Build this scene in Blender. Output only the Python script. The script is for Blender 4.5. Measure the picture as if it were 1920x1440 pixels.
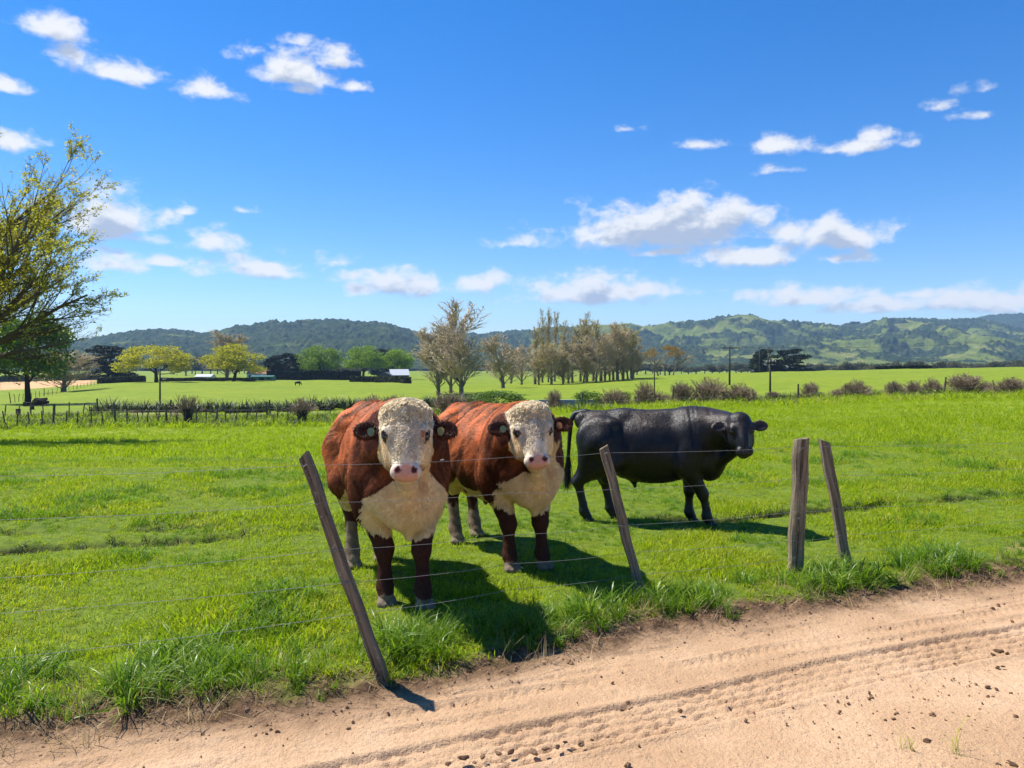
import bpy, math, random
import numpy as np
from mathutils import Vector, Matrix, Euler

for _o in list(bpy.data.objects):
    bpy.data.objects.remove(_o)
scene = bpy.context.scene
col = scene.collection
R = math.radians

# ---------------------------------------------------------------- camera
FPX, HZ, CAMH = 1450.0, 680.0, 1.7          # focal length in photo pixels, horizon row, eye height
cam_d = bpy.data.cameras.new('camera')
cam = bpy.data.objects.new('camera', cam_d)
col.objects.link(cam)
cam_d.sensor_width = 36.0
cam_d.lens = FPX / 1920 * 36.0
cam_d.shift_y = -(720 - HZ) / 1920
cam_d.clip_start = 0.1
cam_d.clip_end = 20000
cam.location = (0, 0, CAMH)
cam.rotation_euler = (R(90), 0, 0)
scene.camera = cam

# ---------------------------------------------------------------- light
SUN_EL, SUN_AZ = 57.0, 65.0                 # the sun stands ahead and to the left: azimuth measured from +Y towards -X
sdir = Vector((-math.sin(R(SUN_AZ)) * math.cos(R(SUN_EL)), math.cos(R(SUN_AZ)) * math.cos(R(SUN_EL)), math.sin(R(SUN_EL))))
sun_d = bpy.data.lights.new('sun', 'SUN')
sun_d.energy = 5.0
sun_d.angle = R(0.53)
sun_d.color = (1.0, 0.95, 0.86)
sun = bpy.data.objects.new('sun', sun_d)
col.objects.link(sun)
sun.rotation_euler = (-sdir).to_track_quat('-Z', 'Y').to_euler()
sun.location = (-20, 20, 40)

scene.view_settings.view_transform = 'Standard'
scene.view_settings.look = 'None'
scene.view_settings.gamma = 1
scene.view_settings.exposure = 0.84
scene.view_settings.use_curve_mapping = False
scene.render.engine = 'CYCLES'
cy = scene.cycles
cy.use_denoising = True
try:
    cy.denoiser = 'OPENIMAGEDENOISE'
    cy.denoising_input_passes = 'RGB_ALBEDO_NORMAL'
    cy.denoising_prefilter = 'ACCURATE'
except Exception:
    pass
cy.max_bounces = 6
cy.diffuse_bounces = 3
cy.glossy_bounces = 2
cy.transmission_bounces = 4
cy.transparent_max_bounces = 8
cy.volume_bounces = 0
cy.use_adaptive_sampling = True
cy.adaptive_threshold = 0.015
cy.sample_clamp_indirect = 6
cy.caustics_reflective = False
cy.caustics_refractive = False


# ---------------------------------------------------------------- node helper
class NT:
    def __init__(s, nt):
        s.nt = nt
        s.nt.nodes.clear()

    def n(s, t, **kw):
        nd = s.nt.nodes.new(t)
        for k, v in kw.items():
            if k.startswith('i_'):
                key = k[2:]
                key = int(key) if key.isdigit() else key.replace('_', ' ')
                s.set(nd.inputs[key], v)
            else:
                setattr(nd, k, v)
        return nd

    def set(s, inp, v):
        if isinstance(v, bpy.types.NodeSocket):
            s.nt.links.new(v, inp)
        elif isinstance(v, bpy.types.Node):
            s.nt.links.new(v.outputs[0], inp)
        else:
            if isinstance(v, (tuple, list)) and len(v) == 3 and inp.type == 'RGBA':
                v = (*v, 1)
            inp.default_value = v

    def math(s, op, a, b=None, c=None, clamp=False):
        nd = s.nt.nodes.new('ShaderNodeMath')
        nd.operation = op
        nd.use_clamp = clamp
        s.set(nd.inputs[0], a)
        if b is not None: s.set(nd.inputs[1], b)
        if c is not None: s.set(nd.inputs[2], c)
        return nd.outputs[0]

    def vm(s, op, a, b=None, c=None):
        nd = s.nt.nodes.new('ShaderNodeVectorMath')
        nd.operation = op
        s.set(nd.inputs[0], a)
        if b is not None: s.set(nd.inputs[1], b)
        if c is not None: s.set(nd.inputs[2], c)
        return nd.outputs['Value'] if op in ('LENGTH', 'DOT_PRODUCT', 'DISTANCE') else nd.outputs[0]

    def noise(s, vec, scale, detail=4, rough=.55, dist=0, dim='3D', norm=True):
        nd = s.nt.nodes.new('ShaderNodeTexNoise')
        nd.noise_dimensions = dim
        nd.normalize = norm
        if vec is not None: s.set(nd.inputs['Vector'], vec)
        s.set(nd.inputs['Scale'], scale)
        s.set(nd.inputs['Detail'], detail)
        s.set(nd.inputs['Roughness'], rough)
        s.set(nd.inputs['Distortion'], dist)
        return nd.outputs[0]

    def ramp(s, fac, pts, interp='LINEAR'):
        nd = s.nt.nodes.new('ShaderNodeValToRGB')
        cr = nd.color_ramp
        cr.interpolation = interp
        while len(cr.elements) < len(pts):
            cr.elements.new(0.5)
        for e, (p, c) in zip(cr.elements, pts):
            e.position = p
            if not isinstance(c, (tuple, list)): c = (c, c, c)
            e.color = (*c, 1)
        s.set(nd.inputs[0], fac)
        return nd.outputs[0]

    def mix(s, fac, a, b, blend='MIX'):
        nd = s.nt.nodes.new('ShaderNodeMix')
        nd.data_type = 'RGBA'
        nd.blend_type = blend
        nd.clamp_factor = True
        s.set(nd.inputs[0], fac)
        s.set(nd.inputs[6], a)
        s.set(nd.inputs[7], b)
        return nd.outputs[2]

    def mr(s, v, a, b, c=0.0, d=1.0, smooth=False):
        nd = s.nt.nodes.new('ShaderNodeMapRange')
        if smooth: nd.interpolation_type = 'SMOOTHSTEP'
        for i, x in enumerate((v, a, b, c, d)):
            s.set(nd.inputs[i], x)
        return nd.outputs[0]

    def attr(s, name):
        nd = s.nt.nodes.new('ShaderNodeAttribute')
        nd.attribute_name = name
        return nd

    def out(s, surf, disp=None):
        o = s.nt.nodes.new('ShaderNodeOutputMaterial')
        s.set(o.inputs['Surface'], surf)
        return o


def material(name):
    m = bpy.data.materials.new(name)
    m.use_nodes = True
    return m, NT(m.node_tree)


def principled(t, color, rough=.7, spec=.3, normal=None, **kw):
    b = t.n('ShaderNodeBsdfPrincipled')
    t.set(b.inputs['Base Color'], color)
    t.set(b.inputs['Roughness'], rough)
    t.set(b.inputs['Specular IOR Level'], spec)
    if normal is not None: t.set(b.inputs['Normal'], normal)
    for k, v in kw.items():
        t.set(b.inputs[k.replace('_', ' ')], v)
    return b.outputs[0]


def bump(t, h, strength=.5, dist=.02):
    b = t.n('ShaderNodeBump')
    t.set(b.inputs['Height'], h)
    b.inputs['Strength'].default_value = strength
    b.inputs['Distance'].default_value = dist
    return b.outputs[0]


# ---------------------------------------------------------------- sky with clouds
world = bpy.data.worlds.new('World')
scene.world = world
world.use_nodes = True
W = NT(world.node_tree)
sky = W.n('ShaderNodeTexSky', sky_type='NISHITA', sun_disc=False)
sky.sun_elevation = R(SUN_EL)
sky.sun_rotation = R(-SUN_AZ)
sky.altitude = 0
sky.air_density = 1.0
sky.dust_density = 0.0
sky.ozone_density = 1.6
hs = W.n('ShaderNodeHueSaturation')
hs.inputs['Hue'].default_value = 0.50
hs.inputs['Saturation'].default_value = 1.42
hs.inputs['Value'].default_value = 1.0
W.set(hs.inputs['Color'], sky)
tc = W.n('ShaderNodeTexCoord')
sep = W.n('ShaderNodeSeparateXYZ')
W.set(sep.inputs[0], tc.outputs['Generated'])
az = W.math('ARCTAN2', sep.outputs[0], sep.outputs[1])
el = W.math('ARCSINE', sep.outputs[2])
cmb = W.n('ShaderNodeCombineXYZ')
W.set(cmb.inputs[0], az)
W.set(cmb.inputs[1], el)
P = cmb.outputs[0]
# clouds seen in the photograph: centre azimuth, elevation of the base and half sizes, from photo pixels
CL = [(100, 45, 80, 38, .8), (140, 95, 45, 22, .55), (215, 130, 80, 30, .8), (15, 158, 30, 16, .6), (30, 262, 50, 28, .8), (560, 125, 78, 48, .9), (635, 105, 42, 28, .75),
      (665, 160, 35, 14, .6), (555, 165, 40, 14, .7), (400, 165, 60, 24, .5), (555, 75, 30, 12, .45), (205, 395, 115, 55, 1.15), (170, 405, 80, 55, 1.1), (390, 445, 55, 33, .95),
      (285, 445, 55, 14, .6), (215, 488, 70, 28, .95), (305, 490, 40, 12, .8), (485, 498, 105, 28, .95), (455, 392, 26, 10, .7), (345, 395, 16, 8, .4), (630, 488, 45, 12, .5), (740, 528, 110, 34, 1.15),
      (905, 525, 65, 22, .85), (1100, 540, 145, 38, 1.1), (1200, 540, 120, 22, 1.0), (1230, 420, 190, 58, 1.3), (1310, 400, 120, 55, 1.3), (1390, 475, 110, 28, 1.0), (1250, 470, 60, 12, .9), (1470, 430, 70, 30, .7), (1575, 435, 95, 42, 1.25),
      (1310, 268, 34, 12, .6), (1450, 270, 34, 24, .7), (1600, 270, 95, 22, .7), (1635, 255, 40, 16, .7), (1460, 315, 42, 12, .5), (1860, 160, 40, 14, .5), (1830, 215, 40, 12, .5), (1175, 240, 20, 8, .4),
      (1520, 555, 130, 26, 1.0), (1650, 565, 120, 24, 1.1), (1850, 560, 150, 34, 1.2), (1720, 548, 60, 16, .9), (1560, 482, 45, 12, .4), (960, 455, 30, 10, .35), (1750, 200, 20, 8, .3), (460, 100, 20, 18, .35),
      (-250, 420, 160, 50, 1.2), (-500, 520, 200, 36, 1.1), (2200, 540, 220, 40, 1.2), (2350, 400, 170, 50, 1.1), (-350, 150, 140, 50, .9), (2300, 150, 120, 30, .6)]
def blob_field(Pv):
    blob = None
    for (cx, cyp, wx, wy, st) in CL:
        wx *= 1.12; wy *= 1.12
        a0 = math.atan((cx - 960) / FPX)
        k = math.cos(a0)
        e0 = math.atan((HZ - cyp - wy * .30) / FPX * k)
        wa = wx / FPX * k * k
        we = wy / FPX * k * math.cos(e0) ** 2
        v = W.vm('MULTIPLY_ADD', Pv, (1 / wa, 1 / we, 0), (-a0 / wa, -e0 / we, 0))
        # a flat base: the lower half of each cloud is squeezed
        v = W.vm('MAXIMUM', v, W.vm('MULTIPLY', v, (-1, -2.1, 0)))
        f = W.math('MULTIPLY_ADD', W.vm('LENGTH', v), -st * 1.25, st * 1.25)
        blob = f if blob is None else W.math('MAXIMUM', blob, f)
    return blob


blob = blob_field(P)
warp = W.n('ShaderNodeTexNoise', noise_dimensions='2D')
W.set(warp.inputs['Vector'], P); warp.inputs['Scale'].default_value = 30; warp.inputs['Detail'].default_value = 2
wv = W.vm('MULTIPLY_ADD', warp.outputs['Color'], (.012, .012, 0), P)
st1 = W.vm('MULTIPLY', wv, (1.0, 1.6, 1))
n1 = W.noise(st1, 22, 7, .58, 0, '2D')
dens = W.math('ADD', blob, W.math('MULTIPLY_ADD', n1, 2.9, -1.52))
alpha = W.mr(dens, -.28, .80, 0, 1, True)
# what lies between this point of a cloud and the sun above it turns its underside grey
upP = W.vm('ADD', P, (-.004, .017, 0))
n2 = W.noise(W.vm('MULTIPLY', W.vm('MULTIPLY_ADD', warp.outputs['Color'], (.012, .012, 0), upP), (1.0, 1.6, 1)), 22, 4, .55, 0, '2D')
dens2 = W.math('ADD', blob_field(upP), W.math('MULTIPLY_ADD', n2, 2.9, -1.52))
shade = W.mr(dens2, .05, 1.0, 0, .95, True)
ccol = W.mix(shade, (.95, .96, .98), (.44, .52, .68))
bg1 = W.n('ShaderNodeBackground')
# the sky of the photograph stays blue down to the hills
hor = W.ramp(W.mr(el, 0, .62), [(0, (.64, .73, .97)), (.3, (.63, .76, .98)), (1, (.50, .79, 1.0))])
W.set(bg1.inputs[0], W.mix(1.0, hs.outputs[0], hor, 'MULTIPLY')); bg1.inputs[1].default_value = 0.096
bg2 = W.n('ShaderNodeBackground')
W.set(bg2.inputs[0], ccol); bg2.inputs[1].default_value = 0.56
wm = W.n('ShaderNodeMixShader')
W.set(wm.inputs[0], W.math('MULTIPLY', alpha, .97)); W.set(wm.inputs[1], bg1); W.set(wm.inputs[2], bg2)
wo = W.n('ShaderNodeOutputWorld')
W.set(wo.inputs[0], wm)
world.cycles.sampling_method = 'MANUAL'
world.cycles.sample_map_resolution = 512

# ---------------------------------------------------------------- object helpers
def tag(o, label=None, cat=None, group=None, kind=None):
    if label: o['label'] = label
    if cat: o['category'] = cat
    if group: o['group'] = group
    if kind: o['kind'] = kind
    return o


def empty(name, loc=(0, 0, 0), rz=0, label=None, cat=None, group=None):
    o = bpy.data.objects.new(name, None)
    o.empty_display_size = .2
    col.objects.link(o)
    o.location = loc
    o.rotation_euler = (0, 0, rz)
    return tag(o, label, cat, group)


def mesh_np(name, V, F, mats=None, smooth=True, cols=None, fcount=None, attrs=None, midx=None):
    """V (n,3); F (m,k) array of equal polygons"""
    me = bpy.data.meshes.new(name)
    V = np.asarray(V, np.float32); F = np.asarray(F, np.int32)
    k = F.shape[1]
    me.vertices.add(len(V)); me.vertices.foreach_set('co', V.ravel())
    me.loops.add(F.size); me.loops.foreach_set('vertex_index', F.ravel())
    me.polygons.add(len(F))
    me.polygons.foreach_set('loop_start', np.arange(0, F.size, k, dtype=np.int32))
    me.polygons.foreach_set('loop_total', np.full(len(F), k, np.int32))
    me.polygons.foreach_set('use_smooth', np.full(len(F), smooth, bool))
    if mats:
        for m in (mats if isinstance(mats, (list, tuple)) else [mats]):
            me.materials.append(m)
    if midx is not None:
        me.polygons.foreach_set('material_index', np.asarray(midx, np.int32))
    me.update(calc_edges=True)
    if cols is not None:
        a = me.color_attributes.new('Col', 'FLOAT_COLOR', 'POINT')
        c = np.ones((len(V), 4), np.float32); c[:, :3] = cols
        a.data.foreach_set('color', c.ravel())
    for nm, arr in (attrs or {}).items():
        a = me.attributes.new(nm, 'FLOAT', 'POINT')
        a.data.foreach_set('value', np.asarray(arr, np.float32).ravel())
    return me


def link(name, me, parent=None):
    o = bpy.data.objects.new(name, me)
    col.objects.link(o)
    if parent is not None: o.parent = parent
    return o


class MB:
    """collects simple solids, builds them as one mesh"""
    def __init__(s): s.v = []; s.f = []

    def poly(s, vs, fs):
        b = len(s.v); s.v += [tuple(x) for x in vs]
        s.f += [tuple(b + i for i in f) for f in fs]

    def box(s, x0, x1, y0, y1, z0, z1):
        s.poly([(x0, y0, z0), (x1, y0, z0), (x1, y1, z0), (x0, y1, z0), (x0, y0, z1), (x1, y0, z1), (x1, y1, z1), (x0, y1, z1)],
               [(0, 3, 2, 1), (4, 5, 6, 7), (0, 1, 5, 4), (1, 2, 6, 5), (2, 3, 7, 6), (3, 0, 4, 7)])

    def tube(s, pts, rad, n=8, cap=True, rnd=None, jit=0.0):
        rings = []
        up = None
        for i, p in enumerate(pts):
            p = Vector(p)
            d = (Vector(pts[min(i + 1, len(pts) - 1)]) - Vector(pts[max(i - 1, 0)])).normalized()
            if up is None:
                up = Vector((1, 0, 0)) if abs(d.x) < .9 else Vector((0, 1, 0))
            x = (up - d * up.dot(d)).normalized(); y = d.cross(x); up = x
            r = rad[i] if isinstance(rad, (list, tuple)) else rad
            ring = []
            for j in range(n):
                a = 2 * math.pi * j / n
                rr = r * (1 + (rnd.uniform(-jit, jit) if rnd else 0))
                ring.append(p + x * (rr * math.cos(a)) + y * (rr * math.sin(a)))
            rings.append(ring)
        b = len(s.v)
        for r_ in rings: s.v += [tuple(q) for q in r_]
        for i in range(len(pts) - 1):
            for j in range(n):
                a0 = b + i * n + j; a1 = b + i * n + (j + 1) % n
                s.f.append((a0, a1, a1 + n, a0 + n))
        if cap:
            s.f.append(tuple(b + j for j in reversed(range(n))))
            e = b + (len(pts) - 1) * n
            s.f.append(tuple(e + j for j in range(n)))

    def build(s, name, mat, parent=None, smooth=False):
        return link(name, s.mesh(name, mat, smooth), parent)

    def mesh(s, name, mat, smooth=False):
        me = bpy.data.meshes.new(name)
        me.from_pydata(s.v, [], s.f)
        me.materials.append(mat)
        if smooth: me.polygons.foreach_set('use_smooth', np.ones(len(me.polygons), bool))
        me.update()
        return me


# vectorised value noise
def _hash(i, j, k, seed):
    n = (i.astype(np.int64) * 374761393 + j.astype(np.int64) * 668265263 + k.astype(np.int64) * 2147483647 + seed * 1274126177) & 0xffffffff
    n = ((n ^ (n >> 13)) * 1274126177) & 0xffffffff
    n = (n ^ (n >> 16)) & 0xffffffff
    return n.astype(np.float64) / 4294967295.0


def vnoise(p, scale=1.0, seed=0):
    q = np.asarray(p, np.float64) * scale
    if q.shape[-1] == 2: q = np.concatenate([q, np.zeros(q.shape[:-1] + (1,))], -1)
    i = np.floor(q).astype(np.int64); f = q - i
    f = f * f * f * (f * (f * 6 - 15) + 10)
    r = 0
    for a in (0, 1):
        wa = f[..., 0] if a else 1 - f[..., 0]
        for b in (0, 1):
            wb = f[..., 1] if b else 1 - f[..., 1]
            for c in (0, 1):
                wc = f[..., 2] if c else 1 - f[..., 2]
                r = r + wa * wb * wc * _hash(i[..., 0] + a, i[..., 1] + b, i[..., 2] + c, seed)
    return r * 2 - 1


def fbm(p, scale=1.0, octv=4, seed=0, gain=.5, lac=2.03):
    r = 0; a = 1.0; t = 0
    for o in range(octv):
        r = r + a * vnoise(p, scale, seed + o * 17); t += a
        a *= gain; scale *= lac
    return r / t


def ss(x, a, b):
    t = np.clip((x - a) / (b - a), 0, 1)
    return t * t * (3 - 2 * t)

# ---------------------------------------------------------------- the lie of the land
_px = np.array([-2500, -600, 0, 200, 560, 760, 960, 1100, 1320, 1600, 1920, 2600, 5000.])
_D = np.array([12, 20, 30, 50, 62, 75, 100, 150, 200, 250, 400, 700, 1500, 6000.])
_py = np.array([
    [821.6 + 63.6] * 13,
    [850, 850, 850, 849, 846, 842, 836, 829, 820, 812, 808, 806, 806],
    [828, 828, 828, 827, 822, 815, 806, 797, 786, 778, 774, 772, 772],
    [811, 811, 811, 808, 802, 795, 784, 774, 762, 754, 746, 742, 742],
    [788, 788, 786, 784, 781, 777, 769, 764, 755, 748, 740, 736, 736],
    [776, 776, 773, 770, 767, 764, 758, 752, 744, 738, 731, 727, 727],
    [766, 766, 762, 757, 751, 746, 742, 738, 731, 724, 716, 712, 712],
    [752, 752, 747, 733, 729, 728, 728, 724, 714, 706, 700, 696, 696],
    [744, 744, 740, 721, 718, 719, 721, 716, 704, 696, 690, 686, 686],
    [738, 738, 734, 715.5, 714, 715, 716, 711, 699, 693, 686, 682, 682],
    [722, 722, 720, 713, 709, 710, 711, 710, 708, 706, 705, 705, 705],
    [705, 705, 704, 702, 702, 702, 702, 702, 702, 701, 700, 700, 700],
    [694] * 13,
    [685] * 13])
_Z = CAMH - (_py - HZ) * _D[:, None] / FPX
_Z[0] = 0
_fp = np.linspace(-2500, 5000, 376)
_fl = np.linspace(math.log(12), math.log(6000), 300)
_t1 = np.array([np.interp(_fp, _px, r) for r in _Z])
_T = np.array([np.interp(_fl, np.log(_D), _t1[:, j]) for j in range(len(_fp))]).T
for _k in range(3):
    q = np.pad(_T, ((3, 3), (3, 3)), 'edge')
    _T = sum(q[3 + a:q.shape[0] - 3 + a, 3:-3] for a in range(-3, 4)) / 7
    q = np.pad(_T, ((3, 3), (3, 3)), 'edge')
    _T = sum(q[3:-3, 3 + a:q.shape[1] - 3 + a] for a in range(-3, 4)) / 7

RD = math.atan2(2.39, 6.48)                   # road direction
RC, RS = math.cos(RD), math.sin(RD)


def to_uv(x, y):
    return x * RC + (y - 4.6) * RS, (y - 4.6) * RC - x * RS


def to_xy(u, v):
    return u * RC - v * RS, 4.6 + u * RS + v * RC


_eu = [-9, -4, -2.61, -1.78, -1.14, -.82, -.25, .88, 2.13, 3.19, 4.37, 8, 14]
_ev = [-.22, -.22, -.19, -.27, -.29, -.27, -.16, .0, .03, .10, .06, 0, 0]


def edge_v(u):
    return np.interp(u, _eu, _ev)


def far_h(x, y):
    yy = np.maximum(y, 1.0)
    px = 960 + FPX * x / yy
    l = np.log(np.clip(yy, 12, 6000))
    fi = (l - _fl[0]) / (_fl[1] - _fl[0]); fj = np.clip((px - _fp[0]) / (_fp[1] - _fp[0]), 0, len(_fp) - 1.001)
    fi = np.clip(fi, 0, len(_fl) - 1.001)
    i = fi.astype(int); j = fj.astype(int); a = fi - i; b = fj - j
    z = (_T[i, j] * (1 - a) + _T[i + 1, j] * a) * (1 - b) + (_T[i, j + 1] * (1 - a) + _T[i + 1, j + 1] * a) * b
    return z * ss(yy, 11.5, 14)


RUTS = [((-9, 6.2), (-6.0, 6.6), (-4.7, 7.1), (-3.2, 7.45), (-1.6, 8.0), (-1.5, 8.6)),    # dark drainage rut on the left
        ((1.6, 8.7), (2.4, 8.55), (3.6, 8.95), (4.8, 9.4), (6.4, 10.0), (9, 10.9), (14, 12.5)),
        ((-8.0, 7.6), (-4.6, 7.9), (-2.7, 8.2), (-2.4, 8.3))]
RUTW = [1.0, .9, .45]


def rut_mask(x, y):
    m = np.zeros(np.shape(x))
    sel = (y > 4) & (y < 14) & (np.abs(x) < 16)
    if not np.any(sel): return m
    xs, ys = x[sel], y[sel]
    r = np.zeros(xs.shape)
    wob = vnoise(np.stack([xs, ys], -1), 3.1, 5) * .06
    for pts, w in zip(RUTS, RUTW):
        d = np.full(xs.shape, 9.)
        for (ax, ay), (bx, by) in zip(pts[:-1], pts[1:]):
            t = np.clip(((xs - ax) * (bx - ax) + (ys - ay) * (by - ay)) / ((bx - ax) ** 2 + (by - ay) ** 2), 0, 1)
            d = np.minimum(d, np.hypot(xs - ax - t * (bx - ax), ys - ay - t * (by - ay)))
        pres = ss(vnoise(np.stack([xs, ys], -1), 1.3, 55), -.55, .1)
        r = np.maximum(r, np.exp(-((d + wob) / .14) ** 2) * w * (.35 + .65 * pres))
    m[sel] = r
    return m


def H(x, y, fine=True):
    x = np.asarray(x, float); y = np.asarray(y, float)
    u, v = to_uv(x, y)
    z = far_h(x, y)
    p = np.stack([x, y], -1)
    near = 1 - ss(y, 25, 60)
    z = z + fbm(p, .9, 3, 1) * .035 * near * ss(v, 0, .8)
    z = z + fbm(p, .12, 3, 9) * .25 * ss(y, 20, 60) * (1 - ss(y, 600, 900))
    ev = edge_v(u)
    d = v - ev
    z = z - .05 * (1 - ss(d, -.05, .35))                       # the road lies a little lower
    z = z + .045 * np.exp(-((d - .22) / .2) ** 2) * (.6 + fbm(p, 2.2, 3, 3))
    if fine:
        z = z + fbm(p, 14, 4, 21) * .026 * np.exp(-((d - .12) / .17) ** 2)   # crumbled edge
        z = z - rut_mask(x, y) * .12
    return z


def ground(px, D):
    """point of the ground under photo column px at depth D"""
    x = (px - 960) / FPX * D
    return Vector((x, D, float(H(np.array([x]), np.array([D]))[0])))
# ---------------------------------------------------------------- ground material
def ground_material():
    m, t = material('pasture_ground')
    g = t.n('ShaderNodeNewGeometry')
    pos = g.outputs['Position']
    n_big = t.noise(pos, .05, 4, .6)
    n_mid = t.noise(pos, .7, 5, .6)
    n_fin = t.noise(pos, 9, 6, .7)
    n_vf = t.noise(pos, 60, 3, .7)
    grass = t.ramp(n_mid, [(.25, (.10, .155, .004)), (.5, (.155, .215, .007)), (.75, (.20, .26, .010))])
    grass = t.mix(t.mr(n_big, .35, .65), grass, t.mix(.5, grass, (.23, .26, .012)))
    grass = t.mix(t.mr(n_fin, .42, .75, 0, .55), grass, (.08, .15, .006))
    soil = t.ramp(n_fin, [(.3, (.06, .095, .010)), (.6, (.13, .185, .016)), (.8, (.18, .21, .03))])
    st_ = t.n('ShaderNodeMapping'); st_.inputs['Scale'].default_value = (.05, .35, .05); t.set(st_.inputs[0], pos)
    grass = t.mix(t.mr(t.noise(st_.outputs[0], 1.0, 5, .7), .48, .72, 0, .55), grass, (.085, .125, .008))
    grass = t.mix(t.mr(t.noise(pos, .35, 5, .8), .54, .68, 0, .7), grass, (.25, .27, .035))
    grass = t.mix(t.mr(t.noise(pos, 1.1, 6, .85), .58, .66, 0, .75), grass, (.05, .085, .01))
    nearf = t.attr('near').outputs['Fac']
    c = t.mix(nearf, grass, soil)
    # rough unmown strip, dead grass
    rough = t.attr('rough').outputs['Fac']
    rc = t.ramp(t.noise(pos, 1.4, 6, .75), [(.3, (.02, .03, .006)), (.48, (.07, .12, .014)), (.58, (.14, .17, .03)), (.7, (.25, .23, .10))])
    c = t.mix(rough, c, rc)
    path = t.attr('path').outputs['Fac']
    c = t.mix(path, c, t.ramp(n_fin, [(.3, (.30, .26, .19)), (.7, (.42, .37, .29))]))
    till = t.attr('tilled').outputs['Fac']
    c = t.mix(till, c, t.ramp(t.noise(pos, .15, 4), [(.3, (.44, .25, .11)), (.7, (.56, .35, .17))]))
    mud = t.attr('mud').outputs['Fac']
    c = t.mix(mud, c, t.ramp(n_fin, [(.3, (.012, .009, .006)), (.7, (.045, .032, .02))]))
    sand = t.attr('sand').outputs['Fac']
    s1 = t.noise(pos, 1.1, 5, .6)
    sc = t.ramp(s1, [(.28, (.36, .22, .12)), (.5, (.46, .295, .17)), (.72, (.55, .375, .235))])
    sc = t.mix(t.mr(t.noise(pos, 40, 5, .85), .50, .70, 0, .75), sc, (.27, .165, .095))
    sc = t.mix(t.mr(t.noise(pos, 90, 3, .8), .6, .72, 0, .7), sc, (.66, .50, .36))
    dirt = t.attr('dirt').outputs['Fac']
    sc = t.mix(dirt, sc, t.ramp(n_fin, [(.3, (.045, .026, .014)), (.5, (.12, .07, .038)), (.7, (.27, .17, .095))]))
    c = t.mix(sand, c, sc)
    h = t.math('ADD', t.math('MULTIPLY', n_vf, .6), t.math('MULTIPLY', n_fin, .55))
    nrm = bump(t, h, .8, .03)
    t.out(principled(t, c, .92, .15, nrm))
    return m


GROUND = ground_material()


def ground_attrs(X, Y, road=False):
    u, v = to_uv(X, Y)
    p = np.stack([X, Y], -1)
    d = v - edge_v(u)
    nz = fbm(p, 3.0, 4, 31) * .22
    sand = 1 - ss(d + nz, .10, .34)
    patch = ss(fbm(p, .8, 4, 77), .30, .5) * (1 - ss(d, .5, .95))
    sand = np.maximum(sand, patch * .9)
    dirt = np.exp(-((d - .16 + nz * .4) / .26) ** 2) * 1.15
    dirt = np.clip(dirt + .3 * ss(fbm(p, 6, 3, 5), .1, .5) * ss(d, -.5, 0), 0, 1)
    near = 1 - ss(Y, 9, 38)
    px = 960 + FPX * X / np.maximum(Y, 1)
    nn = fbm(p, .25, 3, 8)
    rough = ss(Y + nn * 3, 50, 53) * (1 - ss(Y + nn * 3, 60.5, 63))
    rough = np.where(px > 1150, ss(Y + nn * 3, 55.5, 57.5) * (1 - ss(Y + nn * 3, 60, 63)), rough)
    rough = rough * np.clip(.75 + fbm(p, .6, 3, 4) * .6, 0, 1)
    path = ss(Y + nn * 2, 62.5, 64) * (1 - ss(Y + nn * 2, 69, 71.5)) * (1 - ss(px + nn * 60, 170, 300))
    path = np.maximum(path, .35 * ss(Y + nn * 2, 60.5, 62) * (1 - ss(Y, 66, 71)) * (1 - ss(px + nn * 60, 680, 900)))
    till = ss(Y, 235, 250) * (1 - ss(Y, 420, 440)) * (1 - ss(px - (Y - 250) * .08, 150, 190))
    mud = np.clip(rut_mask(X, Y) * 2.2 - .3, 0, 1)
    return dict(sand=sand, dirt=dirt, near=near, rough=rough, path=path, tilled=till, mud=mud)


def lines(a, b, st, lo, hi, g=1.12):
    """grid lines: fine from a to b, growing geometrically to lo and hi"""
    L = list(np.arange(a, b, st)); L.append(b)
    s = st; x = a
    left = []
    while x > lo:
        s *= g; x -= s; left.append(x)
    s = st; x = b; right = []
    while x < hi:
        s *= g; x += s; right.append(x)
    return np.array(left[::-1] + L + right)


def grid_faces(nr, nc):
    i = np.arange(nr - 1)[:, None] * nc + np.arange(nc - 1)[None]
    return np.stack([i, i + 1, i + nc + 1, i + nc], -1).reshape(-1, 4)


VB = 0.45


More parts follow.
